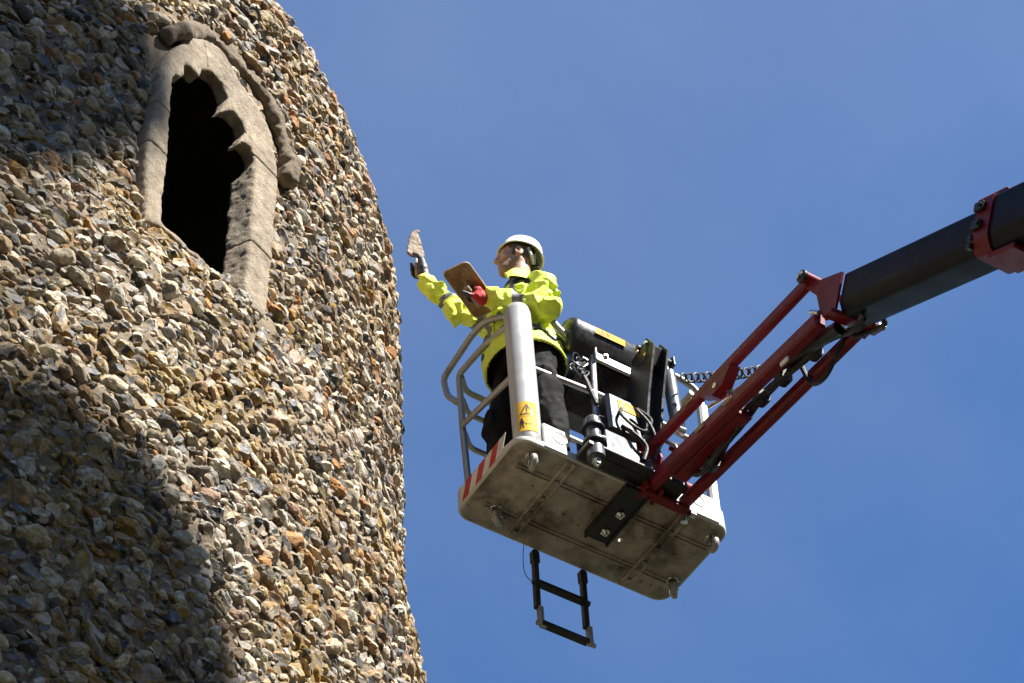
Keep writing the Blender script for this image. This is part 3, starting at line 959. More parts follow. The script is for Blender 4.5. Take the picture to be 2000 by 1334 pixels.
b = MB(); b.box((-.04, .02, -.004), (.02, .16, .010), bev=.003); b.build('floor_seam', M_UNDER, BASKET)

def caster(x, y, ang):
    ca, sa = math.cos(ang), math.sin(ang)
    ax = (L3(ca, sa, 0), L3(-sa, ca, 0), L3(0, 0, 1))
    f = MB(); c = L3(x, y, 0)
    f.cyl(c + L3(0, 0, .004), c + L3(0, 0, -.014), .034, 16, bev=.003)
    for s in (-1, 1):
        f.box(c + ax[1] * .022 * s + L3(0, 0, -.044) + ax[0] * .010, (.046, .005, .066), ax, bev=.002)
    f.cyl(c + ax[0] * .014 + L3(0, 0, -.064) - ax[1] * .028, c + ax[0] * .014 + L3(0, 0, -.064) + ax[1] * .028, .006, 8)
    o = f.build('caster', M_STEEL, BASKET)
    w = MB(); q = c + ax[0] * .014 + L3(0, 0, -.064)
    w.cyl(q - ax[1] * .016, q + ax[1] * .016, .046, 22, bev=.007)
    w.build('wheel', M_RUBBER, o)
for x, y, a in ((-.535, -.235, -1.9), (-.50, .165, .5), (.60, -.215, -1.7), (.60, .14, .9)): caster(x, y, a)

# red and white chevrons on the left end wall
for k in range(7):
    y0 = -.215 + k * .0645
    st = MB()
    q = [(y0 + .045, .012), (y0 + .1095, .012), (y0 + .0645, .125), (y0, .125)]
    q = [(min(max(a, -.225), .228), z) for a, z in q]
    st.prism(q, (-HX - .0025, 0, 0), (0, 1, 0), (0, 0, 1), (.002, 0, 0))
    st.build('hazard_stripe', M_REDP if k % 2 == 1 else M_STRW, BASKET, smooth=False)

# thick round corner post
POST = L3(-.560, -.2465, 0)
b = MB()
prof = [(.004, .0), (.012, .066), (.022, .074), (.2, .0755), (1.12, .0755), (1.145, .0735), (1.162, .066), (1.171, .05), (1.175, .02)]
b.tube([POST + L3(0, 0, z) for z, r in prof], [max(r, .002) for z, r in prof], 40)
PST = b.build('corner_post', M_POST, BASKET, ang=50)
def curved_patch(mb, a0, a1, z0, z1, r, n=10, mi=0):
    V = []
    for k in range(n + 1):
        a = math.radians(a0 + (a1 - a0) * k / n)
        for z in (z0, z1): V.append(POST + L3(r * math.cos(a), r * math.sin(a), z))
    mb.add(V, [(2 * k, 2 * k + 2, 2 * k + 3, 2 * k + 1) for k in range(n)], mi)
def curved_poly(mb, pts, r, ac, mi=0):
    """strip polygon [(s,z)...] as quads list on the post; s = arc metres from the angle ac"""
    for quad in pts:
        V = [POST + L3(r * math.cos(ac + s / r), r * math.sin(ac + s / r), .085 + (z - .060) * 1.12) for s, z in quad]
        mb.add(V, [tuple(range(len(quad)))], mi)
def seg(p, q, w):
    p, q = np.array(p), np.array(q); d = nrm(q - p); n = np.array([-d[1], d[0]]) * w / 2
    return [tuple(p - n), tuple(q - n), tuple(q + n), tuple(p + n)]
def circ(c, r, n=12): return [(c[0] + r * math.cos(t), c[1] + r * math.sin(t)) for t in np.linspace(0, 2 * math.pi, n, endpoint=False)]
def subdiv_strip(p, q, w, n=4):
    p, q = np.array(p), np.array(q)
    return [seg(p + (q - p) * i / n, p + (q - p) * (i + 1) / n, w) for i in range(n)]
AC = math.atan2(CAM[1] - POST[1], CAM[0] - POST[0]) + .10
st = MB(); curved_patch(st, math.degrees(AC) - 42, math.degrees(AC) + 42, .085, .315, .0768)
STK = st.build('warning_sticker', M_YEL, LIFT)
g = MB()
tri = [(-.036, .175), (.036, .175), (.0, .240)]
for i in range(3): curved_poly(g, subdiv_strip(tri[i], tri[(i + 1) % 3], .0065), .0778, AC)
curved_poly(g, [seg((0, .198), (0, .222), .007), circ((0, .188), .0042)], .0778, AC)
curved_poly(g, subdiv_strip((-.048, .160), (.048, .160), .0016, 6), .0778, AC)
# pictogram: standing figure, double arrow, panel
curved_poly(g, [circ((-.030, .140), .0072), seg((-.030, .133), (-.030, .103), .012), seg((-.035, .105), (-.038, .080), .0055), seg((-.025, .105), (-.022, .080), .0055),
                seg((-.037, .130), (-.042, .108), .004), seg((-.023, .130), (-.018, .108), .004)], .0778, AC)
curved_poly(g, [seg((-.010, .106), (.016, .106), .003), [(-.014, .106), (-.006, .099), (-.006, .113)], [(.020, .106), (.012, .113), (.012, .099)]], .0778, AC)
for i in range(4):
    q = [(.028, .088), (.044, .088), (.044, .126), (.028, .126)]
    curved_poly(g, [seg(q[i], q[(i + 1) % 4], .0016)], .0778, AC)
g.build('pictogram', M_BLK, STK, smooth=False)

# ------------------------------------------------------------------ guard rails
RR = .0185
def rail(pts, r=RR, name='guard_rail', fr=.06, mat=None, seg_=14):
    b = MB(); b.tube(fillet(pts, fr), r, seg_); return b.build(name, mat or M_ALU, BASKET)
rail([POST + L3(-.02, .02, 1.14), (-.665, -.10, 1.175), (-.675, .02, 1.185), (-.655, .372, 1.175), (-.650, .345, 1.0), (-.645, .25, .845), (-.64, .225, .83)], fr=.05)   # outer handrail, left end
rail([POST + L3(-.03, .03, 1.065), (-.628, .0, 1.075), (-.640, .235, 1.075), (-.640, .225, .62), (-.628, .215, .13)], fr=.035)                                      # inner hoop and far left post
rail([POST + L3(-.05, .03, .60), (-.655, .205, .61)], r=.017)
b = MB(); b.box((-.640, .245, .075), (.03, .06, .17), bev=.004); b.build('post_foot', M_ALU, BASKET)
# gate side (far long side)
rail([(-.632, .225, 1.05), (-.56, .30, 1.045), (.52, .30, 1.045), (.64, .22, 1.05)], fr=.05)
rail([(-.632, .225, .86), (-.55, .30, .86), (.52, .30, .86), (.64, .22, .86)], fr=.04, r=.016)
rail([(-.630, .225, .58), (-.55, .30, .58), (.52, .30, .58), (.64, .22, .58)], fr=.04, r=.016)
rail([(.64, .22, .1), (.64, .22, 1.05), (.655, -.05, 1.24), (.655, -.2, 1.24)], fr=.06)
# near long side
rail([POST + L3(.03, -.01, 1.15), (-.46, -.27, 1.24), (-.385, -.275, 1.235), (-.30, -.285, 1.10), (-.11, -.295, 1.022), (.20, -.295, 1.022)], fr=.07)
rail([POST + L3(.03, -.03, .668), (-.13, -.30, .670), (.30, -.30, .672), (.645, -.26, .68)], r=.017)
rail([(-.112, -.298, 1.03), (-.13, -.298, .67), (-.155, -.30, .14)], r=.019, fr=.02)
b = MB(); b.tube([(-.155, -.318, .15), (-.158, -.322, .04)], .012, 10); b.build('post_clip', M_STEEL, BASKET)
# right hand corner
b = MB()
b.tube(fillet([(.40, -.262, 1.225), (.53, -.26, 1.225), (.645, -.255, 1.20), (.668, -.255, 1.04)], .05), .0185, 14)
b.build('guard_rail', M_ALU, BASKET)
b = MB(); b.beam((.662, -.252, 1.07), (.625, -.252, .10), .060, .050, up=(0, 1, 0), bev=.012); b.build('corner_post', M_POST, BASKET)
st = MB(); st.prism([(-.2, .03), (-.235, .03), (-.235, .125), (-.2, .125)], (HX + .003, 0, 0), (0, 1, 0), (0, 0, 1), (-.0015, 0, 0)); st.build('warning_sticker', M_YEL, BASKET, smooth=False)

# ------------------------------------------------------------------ folding ladder under the far side
LAD = empty('ladder', (0, 0, 0), BASKET)
for x, n in ((-.160, 0), (.142, 1)):
    b = MB(); b.beam((x, .325, -.0), (x - .006, .33, -.42), .030, .034, up=(0, 1, 0), bev=.004); b.box((x + .003, .33, -.045), (.044, .042, .085), bev=.006)
    b.build('stile', M_BLKS, LAD)
    b = MB(); b.box((x + .006, .325, -.475), (.026, .036, .125), bev=.004); b.cyl((x - .02, .325, -.535), (x + .035, .325, -.535), .012, 10); b.cyl((x - .024, .325, -.53), (x + .03, .325, -.52), .008, 8)
    b.build('stile_foot', M_ALU, LAD)
    b = MB(); b.cyl((x - .024, .325, -.235), (x + .024, .325, -.235), .017, 12); b.build('hinge', M_BLKS, LAD)
for z in (-.235, -.527):
    b = MB(); b.box((-.012, .325, z), (.292, .040, .030), bev=.004); b.build('rung', M_BLKS, LAD)
b = MB(); b.tube(spline([(-.235, .31, -.0), (-.24, .32, -.10), (-.232, .325, -.20), (-.195, .325, -.24), (-.165, .325, -.238)], 6), .0022, 6); b.build('loose_wire', M_HOSE, BASKET)

# ------------------------------------------------------------------ slewing bracket below and beside the basket
b = MB()
b.box((.052, -.135, -.030), (.145, .40, .036), bev=.006)
b.box((-.014, -.135, -.052), (.010, .40, .018)); b.box((.118, -.135, -.052), (.010, .40, .018))
BRK = b.build('support_arm', M_BLKS, BASKET)
for y in (-.02, -.16):
    c = MB(); c.cyl((.055, y, -.044), (.055, y, -.068), .024, 16, bev=.004); c.cyl((.055, y, -.066), (.055, y, -.085), .011, 6); c.build('bolt', M_STEEL, BRK)
b = MB()
b.box((-.02, -.395, .015), (.62, .12, .030), bev=.005)
b.box((-.02, -.338, .06), (.60, .012, .12), bev=.004)
b.prism([(-.3, 0), (.1, 0), (.1, .16), (-.05, .13)], (0, -.40, .03), (1, 0, 0), (0, 0, 1), (0, -.014, 0))
b.build('slew_bracket', M_BLKS, BASKET)
# slewing motor on the left
b = MB(); rx, ry = -.265, -.42
b.tube([(rx, ry, z) for z in (-.055, -.05, .02, .025, .19, .195, .235, .24)], [.03, .048, .048, .040, .040, .046, .046, .035], 24)
ROT = b.build('slew_motor', M_GREYS, BASKET, ang=30)
for z, r in ((.175, .062), (.06, .064)):
    c = MB(); c.cyl((rx, ry, z - .009), (rx, ry, z + .009), r, 24, bev=.002); c.box((rx + .05, ry + .04, z), (.12, .06, .018), bev=.003); c.build('collar', M_BLKS, ROT)
c = MB(); c.cyl((rx, ry, .238), (rx, ry, .246), .040, 20); c.build('cap', pbr('rusty_cap', (.35, .26, .15), .6, .2), ROT)
c = MB(); c.cyl((rx, ry, -.055), (rx, ry, -.075), .026, 16); c.cyl((rx, ry, -.075), (rx, ry, -.095), .019, 6); c.cyl((rx, ry, -.095), (rx, ry, -.11), .009, 8); c.build('bolt', M_STEEL, ROT)
b = MB(); b.box((-.08, -.405, .12), (.20, .012, .24), bev=.004); b.box((-.10, -.415, .012), (.30, .09, .016), bev=.004); b.build('mount_plate', pbr('dull_plate', (.10, .11, .125), .6, .1, .15, 20, dirt=(.2, .18, .15), dscale=8, damt=.4), BASKET)

# junction box with warning label
b = MB(); b.box((-.018, -.365, .43), (.235, .085, .30), bev=.018)
JB = b.build('junction_box', M_BLKP, BASKET)
s = MB(); s.box((-.0, -.4095, .505), (.135, .003, .075)); SB = s.build('warning_sticker', M_YEL, LIFT, smooth=False)
def flat_warning(cx, y, cz, sc, parent, ex=(1, 0, 0), ez=(0, 0, 1), ny=(0, -1, 0), org=None):
    g = MB(); ex, ez, ny = [np.asarray(v, float) for v in (ex, ez, ny)]
    o = np.array([cx, y, cz]) if org is None else np.asarray(org)
    t = [(-.5, -.4), (.5, -.4), (0, .5)]
    for i in range(3): g.prism([(a * sc, b_ * sc) for a, b_ in seg(t[i], t[(i + 1) % 3], .10)], o, ex, ez, ny * .0008)
    g.prism([(a * sc, b_ * sc) for a, b_ in seg((0, -.1), (0, .2), .1)], o + ny * .0002, ex, ez, ny * .0009)
    g.prism([(a * sc, b_ * sc) for a, b_ in circ((0, -.24), .06)], o + ny * .0002, ex, ez, ny * .0009)
    for k in range(4): g.box(o + ex * sc * 1.15 + ez * sc * (.3 - .22 * k) + ny * .0004, (sc * (.9 - .15 * (k % 2)), .0008, sc * .05), (ex, ny, ez))
    return g.build('warning_print', M_BLK, parent, smooth=False)
flat_warning(-.036, -.4112, .505, .052, SB)

# cable loops round the box
b = MB()
b.tube(spline([(-.06, -.42, .46), (-.08, -.44, .38), (-.02, -.46, .30), (.06, -.45, .32), (.10, -.46, .42), (.02, -.45, .47), (.08, -.47, .36), (.12, -.46, .22), (.10, -.44, .12)], 8), .009, 8)
b.build('cable', M_HOSE, BASKET)
b = MB(); b.tube(spline([(-.06, -.41, .33), (.0, -.45, .24), (.05, -.45, .18), (.03, -.44, .08)], 8), .012, 8); b.build('cable', M_HOSE, BASKET)
b = MB(); b.tube(spline([(-.235, -.42, .245), (-.20, -.40, .34), (-.12, -.36, .40), (-.10, -.34, .38)], 8), .003, 6); b.build('cable', M_HOSE, BASKET)

# ------------------------------------------------------------------ control console on the near rail
CX = (L3(1, 0, 0), nrm((0, .83, .55)), np.cross(L3(1, 0, 0), nrm((0, .83, .55))))
def con(x, y, z): return L3(-.012, -.255, 1.105) + CX[0] * x + CX[1] * y + CX[2] * z
CON = empty('control_console', (0, 0, 0), BASKET)
prof = [(-.105, -.10), (-.118, -.03), (-.112, .05), (-.085, .105), (-.04, .13), (.06, .12), (.12, .06), (.125, -.05), (.08, -.10)]
b = MB()
rings = []
for x, sc in ((-.262, .80), (-.255, .92), (-.235, 1.0), (.225, 1.0), (.243, .93), (.25, .82)):
    rings.append([con(x, p[0] * sc, p[1] * sc) for p in fillet([np.array(q) for q in prof], .03, 3)])
n = len(rings[0])
b.add(np.array(rings).reshape(-1, 3), [(i * n + k, i * n + (k + 1) % n, (i + 1) * n + (k + 1) % n, (i + 1) * n + k) for i in range(len(rings) - 1) for k in range(n)]
      + [tuple(range(n))[::-1], tuple((len(rings) - 1) * n + k for k in range(n))])
b.build('cover', M_BLKP, CON, ang=50)
# yellow decal on the outer face
V0 = con(-.01, -.1145, .045)
ey = nrm(con(0, -.085, .105) - con(0, -.112, .05)); ez = np.cross(CX[0], ey)
if np.dot(ez, L3(0, -1, 0)) < 0: ez = -ez
oo = (con(-.03, -.0985, .0775)) + ez * .0045
s = MB(); s.prism([(-.10, -.024), (.10, -.024), (.10, .022), (-.085, .022)], oo, CX[0], ey, ez * .002)
SB2 = s.build('warning_sticker', M_YEL, CON, smooth=False)
flat_warning(0, 0, 0, .034, CON, CX[0], ey, ez, org=oo + ez * .0022 - CX[0] * .055)
# bright bracket plate with bolts, under the cover
b = MB(); b.box((.055, -.315, .985), (.335, .020, .085), bev=.006); b.box((-.115, -.315, .99), (.014, .05, .13), bev=.005); b.box((.225, -.315, .97), (.014, .05, .14), bev=.005)
BR = b.build('bracket', M_ALU, CON)
for x in (-.045, .14):
    c = MB(); c.cyl((x, -.322, 1.0), (x, -.334, 1.0), .017, 14, bev=.003); c.cyl((x, -.334, 1.0), (x, -.342, 1.0), .009, 6); c.build('bolt', M_STEEL, CON)
b = MB(); b.prism([(-.292, .945), (-.292, 1.01), (.02, 1.08), (.12, 1.02), (.10, .84), (-.04, .79)], (-.175, 0, 0), (0, 1, 0), (0, 0, 1), (.40, 0, 0)); b.build('housing', M_BLKP, CON, smooth=False)
b = MB()
for k in range(3):
    q = []
    for i in range(60):
        a = i * .55; q.append(L3(-.235 + .028 * math.cos(a + k) + .02 * k, -.30 - .02 * math.sin(a * .7), .90 - .004 * i * .6 + .03 * math.sin(a + k * 2)))
    b.tube(q, .0048, 6)
b.build('coiled_lead', M_HOSE if False else pbr('coil_grey', (.05, .05, .05), .3, .2), CON)
b = MB(); b.tube(spline([(-.22, -.30, .82), (-.19, -.31, .74), (-.17, -.32, .64), (-.14, -.32, .55)], 8), .014, 8); b.build('cable', M_HOSE, CON)
b = MB(); q = []
for i in range(150):
    t = i / 149; a = t * 2 * math.pi * 8
    c = L3(.05 + .13 * t, -.31, .70 + .07 * t); q.append(c + L3(.006 * math.sin(a), .022 * math.cos(a), .022 * math.sin(a)))
b.tube(q, .0055, 6); b.build('coiled_cord', M_HOSE, CON)

# ------------------------------------------------------------------ levelling lever and cylinder between basket and jib
b = MB()
b.prism([(-.30, .36), (-.285, .64), (-.40, .96), (-.55, 1.00), (-.60, .90), (-.50, .60), (-.44, .36)], (.075, 0, 0), (0, 1, 0), (0, 0, 1), (.014, 0, 0))
b.prism([(-.30, .36), (-.285, .64), (-.40, .96), (-.55, 1.00), (-.60, .90), (-.50, .60), (-.44, .36)], (.165, 0, 0), (0, 1, 0), (0, 0, 1), (.014, 0, 0))
b.box((.125, -.50, .905), (.11, .085, .13), (L3(1, 0, 0), nrm((0, .9, .43)), nrm((0, -.43, .9))), bev=.008)
b.beam((.13, -.34, .40), (.13, -.43, .86), .10, .10, up=(1, 0, 0), bev=.01)
LEV = b.build('levelling_lever', M_BLKS, BASKET, smooth=False)
for x in (.072, .188):
    for (y, z) in ((-.47, .955), (-.545, .955), (-.53, .87)):
        c = MB(); c.cyl((x - .012, y, z), (x + .012, y, z), .011, 10); c.build('bolt', M_STEEL, LEV)
b = MB(); b.cyl((.235, -.50, .84), (.235, -.51, .40), .039, 22, bev=.004)
LC = b.build('levelling_cylinder', M_GREYS, BASKET)
b = MB(); b.cyl((.235, -.495, .83), (.235, -.475, 1.0), .017, 14); b.build('piston_rod', M_STEEL, LC)
b = MB(); b.cyl((.06, -.475, .985), (.30, -.475, .985), .018, 14); b.box((.29, -.475, .985), (.016, .06, .075), bev=.004); b.build('pivot_pin', M_BLKS, LC)
b = MB(); b.cyl((.20, -.51, .37), (.27, -.51, .37), .024, 14); b.build('lower_pin', M_STEEL, LC)

# ------------------------------------------------------------------ red jib
JIB = empty('jib', (0, 0, 0), LIFT)
tag(JIB, 'dark red parallel link jib with black hoses inside')
TOPA, TOPB = L3(.118, -.355, .262), L3(.118, -1.775, .150)
LLA, LLB = L3(.118, -.315, .020), L3(.118, -1.79, -.165)
LRA, LRB = L3(.335, -.335, .005), L3(.335, -1.86, -.150)
b = MB(); b.beam(TOPA + (TOPA - TOPB) * .02, TOPB, .050, .064, bev=.011)
gp = TOPA + (TOPB - TOPA) * .46
b.prism([(-.14, .0), (.14, .0), (.05, -.085), (-.04, -.085)], gp + L3(-.032, 0, -.036), nrm(TOPB - TOPA), (0, 0, 1), (.064, 0, 0))
TL = b.build('top_link', M_RED, JIB)
c = MB(); c.cyl(gp + L3(-.04, -.0, -.085), gp + L3(.05, 0, -.085), .016, 12); c.build('pin', M_STEEL, JIB)
b = MB(); b.beam(gp + L3(.01, -.01, -.09), gp + L3(.06, -.06, -.16), .03, .03, bev=.005); b.build('strut', M_GREYS, JIB)
b = MB(); b.beam(LLA, LLB, .066, .084, bev=.012); b.build('lower_link', M_RED, JIB)
b = MB(); b.beam(LRA, LRB, .056, .066, bev=.011); b.build('lower_link', M_RED, JIB)
b = MB(); b.beam(L3(.20, -.50, .0), L3(.20, -1.06, -.055), .085, .085, bev=.012); b.build('inner_tube', M_RED, JIB)
b = MB(); b.beam(L3(.08, -.335, -.030), L3(.37, -.335, -.030), .055, .045, bev=.010); b.build('cross_tube', M_RED, JIB)
# root brackets
b = MB()
for x in (.066, .158):
    b.prism([(-.29, -.05), (-.29, .13), (-.33, .31), (-.41, .31), (-.43, .19), (-.39, .07), (-.40, -.05)], (x, 0, 0), (0, 1, 0), (0, 0, 1), (.012, 0, 0))
b.build('root_bracket', M_RED, JIB, smooth=False)
b = MB(); b.prism([(-.36, .05), (-.40, .05), (-.44, .32), (-.41, .40), (-.37, .36), (-.38, .22)], (.285, 0, 0), (0, 1, 0), (0, 0, 1), (.020, 0, 0)); b.build('root_lug', M_RED, JIB, smooth=False)
b = MB()
b.cyl((.05, -.365, .262), (.19, -.365, .262), .022, 14); b.cyl((.04, -.405, .16), (.085, -.405, .16), .024, 14); b.cyl((.30, -.40, .06), (.375, -.40, .06), .034, 18, bev=.005); b.cyl((.27, -.385, .37), (.32, -.385, .37), .018, 12)
b.build('pin', M_RED, JIB)
b = MB()
for p in ((.06, -.325, .265), (.062, -.325, -.005), (.385, -.335, -.02), (.385, -.345, -.055)):
    b.cyl(L3(*p) - L3(.016, 0, 0), L3(*p) + L3(.016, 0, 0), .017, 10)
b.cyl((.36, -.32, -.03), (.36, -.30, -.085), .020, 12)
b.build('bolt', M_STEEL, JIB)
b = MB(); b.box((.245, -.345, .08), (.11, .01, .11)); b.build('backing_plate', M_WHITE, BASKET)
# hydraulic hoses sagging along the jib
def hose(pts, r, x=.24, j=0.0):
    out = []
    for (px, py) in pts:
        p = on_plane(px, py, L3(x, 0, BZ), L3(1, 0, 0)) - L3(0, 0, BZ); out.append(p)
    return out
hp = [(1318, 905), (1340, 922), (1375, 918), (1402, 890), (1432, 845), (1462, 800), (1500, 765), (1545, 725), (1590, 685), (1625, 655), (1665, 640), (1695, 622)]
for k in range(5):
    r_ = np.random.default_rng(40 + k)
    b = MB(); pts = [p + r_.normal(0, .012, 3) for p in hose(hp, .014, .22 + .018 * k)]
    b.tube(spline(pts, 6), .0125, 8); b.build('hose', M_HOSE, JIB)
b = MB(); b.tube(spline(hose([(1560, 705), (1585, 748), (1612, 735), (1635, 690), (1650, 655)], .0, .30), 8), .013, 10); b.build('hose', M_HOSE, JIB)
for t in ((1452, 812), (1487, 778), (1530, 738), (1590, 688), (1390, 905)):
    b = MB(); c = hose([t], 0, .255)[0]; d = nrm(LRB - LRA); b.cyl(c - d * .03, c + d * .03, .043, 14, bev=.006); b.build('hose_sleeve', M_HOSE, JIB)
b = MB(); b.tube(spline([(.20, -.44, .32), (.21, -.50, .22), (.23, -.44, .10), (.21, -.40, .02)], 8), .011, 8); b.tube(spline([(.23, -.43, .33), (.26, -.50, .24), (.27, -.46, .12), (.24, -.42, .03)], 8), .010, 8)
b.build('hose', pbr('grey_hose', (.12, .12, .115), .45), JIB)
# jib cylinder: black barrel, bright rod, pale label
ca, cb = hose([(1505, 722), (1640, 640)], 0, .20)
b = MB(); b.cyl(ca + (cb - ca) * .12, cb, .037, 18); JC = b.build('jib_cylinder', M_BLKS, JIB)
b = MB(); b.cyl(ca + (cb - ca) * -.95, ca + (cb - ca) * .2, .012, 12); b.build('piston_rod', M_STEEL, JIB)
lc = hose([(1532, 706)], 0, .118 - .040)[0]
b = MB(); b.box(lc, (.012, .062, .026), (L3(1, 0, 0), nrm(LLB - LLA), nrm(np.cross(L3(1, 0, 0), LLB - LLA))), bev=.003); b.build('rating_plate', M_PALE, JIB)
# worn yellow decals on the tubes
for (p, q, t, w) in ((TOPA, TOPB, .30, .05), (LLA, LLB, .52, .06), (LLA, LLB, .36, .05)):
    d = nrm(q - p); c = p + (q - p) * t
    b = MB(); b.box(c + L3(-.0325 if p is TOPA else -.0425, 0, 0), (.0015, .07, .020), (L3(1, 0, 0), d, np.cross(L3(1, 0, 0), d))); b.build('decal', pbr('worn_decal', (.38, .20, .03), .5, 0, .3, 60, dirt=(.2, .01, .02), dscale=40, damt=.9), JIB, smooth=False)
# spiral cord from basket to jib
b = MB(); q = []
p0, p1 = L3(.235, -.60, .70), L3(.235, -1.22, .12)
pm = (p0 + p1) / 2 - L3(0, 0, .03)
dd = nrm(p1 - p0); e1 = L3(1, 0, 0); e2 = np.cross(dd, e1)
for i in range(230):
    t = i / 229; c = (1 - t) ** 2 * p0 + 2 * t * (1 - t) * pm + t * t * p1; a = t * 2 * math.pi * 13
    q.append(c + e1 * .024 * math.cos(a) + e2 * .024 * math.sin(a))
b.tube(q, .0058, 6); b.build('coiled_cord', M_HOSE, JIB)

# ------------------------------------------------------------------ boom
BOOM = empty('boom', (0, 0, 0), LIFT)
tag(BOOM, 'dark grey telescopic boom with a dark red collar')
BD = nrm(L3(0, -.92, -.545)); BN = nrm(np.cross(BD, L3(1, 0, 0)))
if BN[2] < 0: BN = -BN
B0 = L3(.228, -1.955, -.135)            # centre of the boom nose
def boom_section(c0, c1, hw, hh, ch, nm, mat, par):
    pr = [(-hw, hh), (hw, hh), (hw, -hh + ch), (hw - ch * .55, -hh), (-hw + ch * .55, -hh), (-hw, -hh + ch)]
    pr = [p for p in fillet([np.array(v) for v in [((pr[0][0] + pr[1][0]) / 2, hh)] + pr[1:] + [pr[0]] + [((pr[0][0] + pr[1][0]) / 2, hh)]], .022, 4)][:-1]
    n = len(pr); V = [c0 + L3(1, 0, 0) * x + BN * y for x, y in pr] + [c1 + L3(1, 0, 0) * x + BN * y for x, y in pr]
    b = MB(); b.add(V, [(k, (k + 1) % n, n + (k + 1) % n, n + k) for k in range(n)] + [tuple(range(n))[::-1], tuple(range(n, 2 * n))])
    o = b.build(nm, mat, par, ang=40)
    bm = bmesh.new(); bm.from_mesh(o.data); bmesh.ops.recalc_face_normals(bm, faces=bm.faces); bm.to_mesh(o.data); bm.free()
    return o
boom_section(B0, B0 + BD * 1.5, .105, .112, .055, 'inner_section', M_BOOM, BOOM)
SEC = B0 + BD * 1.02
boom_section(SEC + BD * .07, SEC + BD * 7.0, .128, .135, .062, 'outer_section', M_BOOM, BOOM)
boom_section(SEC + BD * 2.6, SEC + BD * 9.5, .150, .160, .07, 'base_section', M_BOOM, BOOM)
# red collar at the mouth of the outer section
COLR = boom_section(SEC, SEC + BD * .105, .136, .143, .064, 'collar', M_RED, BOOM)
b = MB(); b.box(SEC + BD * .10 + BN * .152, (.22, .12, .024), (L3(1, 0, 0), BD, BN), bev=.006); b.build('collar_plate', M_RED, BOOM, smooth=False); b = MB(); b.box(SEC + BD * .16 - BN * .152, (.18, .18, .028), (L3(1, 0, 0), BD, BN), bev=.006); b.build('collar_plate', M_RED, BOOM, smooth=False)
for s, h_ in ((.055, .085), (.055, -.01)):
    c = MB(); c.box(SEC + BD * .03 + BN * h_ + L3(-.146, 0, 0), (.02, .06, .045), (L3(1, 0, 0), BD, BN), bev=.004); c.cyl(SEC + BD * .05 + BN * h_ + L3(-.156, 0, 0), SEC + BD * .05 + BN * h_ + L3(-.166, 0, 0), .011, 8); c.build('slide_pad', M_BLKS, BOOM)
for h_ in (-.06, -.10):
    c = MB(); c.box(SEC - BD * .012 + BN * h_ + L3(-.13, 0, 0), (.03, .03, .03), (L3(1, 0, 0), BD, BN), bev=.004); c.build('slide_pad', M_BLKS, BOOM)
# red nose plates that carry the jib
def yz(px, py, x):
    p = on_plane(px, py, L3(x, 0, BZ), L3(1, 0, 0)); return (p[1], p[2] - BZ)
npl = [yz(*p, .115) for p in ((1647, 531), (1600, 549), (1566, 540), (1572, 562), (1597, 578), (1604, 612), (1614, 626), (1633, 606))]
for x in (.108, .334):
    b = MB(); b.prism(npl, (x, 0, 0), (0, 1, 0), (0, 0, 1), (.013, 0, 0)); b.build('nose_plate', M_RED, BOOM, smooth=False)
b = MB(); b.beam(L3(.09, -1.86, -.205), L3(.38, -1.90, -.215), .10, .022, up=BN, bev=.005); b.build('nose_cross_plate', M_RED, BOOM)
b = MB(); b.cyl(L3(.075, -1.785, .155), L3(.20, -1.785, .155), .027, 16, bev=.004); b.build('nose_pin', M_RED, BOOM)
c = MB(); c.cyl(L3(.062, -1.775, .160), L3(.082, -1.775, .160), .036, 16, bev=.004); c.build('pin_cap', M_BLKS, BOOM)
for d in (-.013, .013):
    c = MB(); c.cyl(L3(.052, -1.775 + d, .162), L3(.064, -1.775 + d, .162), .010, 8); c.build('bolt', M_STEEL, BOOM)
bq = yz(1591, 612, .085)
c = MB(); c.cyl(L3(.085, bq[0] - .03, bq[1] - .03), L3(.085, bq[0] + .02, bq[1] + .03), .014, 8); c.build('bolt', M_STEEL, BOOM)
c = MB(); c.cyl(L3(.385, -1.895, -.16), L3(.42, -1.90, -.165), .016, 10); c.build('bolt', M_STEEL, BOOM)
b = MB(); b.tube(spline([(.30, -1.80, -.20), (.335, -1.90, -.235), (.335, -1.98, -.27), (.30, -2.0, -.25)], 6), .014, 8); b.build('hose', M_HOSE, BOOM)
# ------------------------------------------------------------------ worker in the basket
M_HIVIS = pbr('hi_vis_fabric', (.72, .84, .085), .62, 0, .06, 20, .10, 90, dirt=(.42, .40, .06), dscale=7, damt=.3, dlo=.55, dhi=.75, sheen=.15, spec=.3)
M_TAPE = pbr('reflective_tape', (.15, .155, .16), .5, .2, .08, 60, .05, 200)
M_LINING = pbr('dark_lining', (.015, .018, .020), .8, 0, .2)
M_TROU = pbr('black_work_trousers', (.011, .0105, .0105), .9, 0, .3, 26, .25, 120, dirt=(.075, .065, .05), dscale=6, damt=.18, spec=.2)
M_SKIN = pbr('skin', (.46, .25, .17), .5, 0, .12, 30, .06, 160, dirt=(.36, .15, .10), dscale=14, damt=.35, dlo=.5, dhi=.7)
M_STUB = pbr('stubble_skin', (.30, .175, .125), .6, 0, .15, 120, .06, 200)
M_LIP = pbr('lips', (.34, .13, .10), .5)
M_HAIR = pbr('greying_hair', (.10, .09, .085), .65, 0, .45, 160, .4, 300)
M_EYEW = pbr('eye', (.55, .52, .48), .2)
M_IRIS = pbr('iris', (.03, .025, .02), .15)
M_HELM = pbr('white_helmet_plastic', (.90, .89, .85), .32, 0, .03, 20, .0, dirt=(.6, .56, .45), dscale=9, damt=.3, dlo=.55, dhi=.75)
M_STRAP = pbr('helmet_harness', (.02, .02, .022), .6)
M_STRAPG = pbr('pale_harness', (.42, .44, .44), .5)
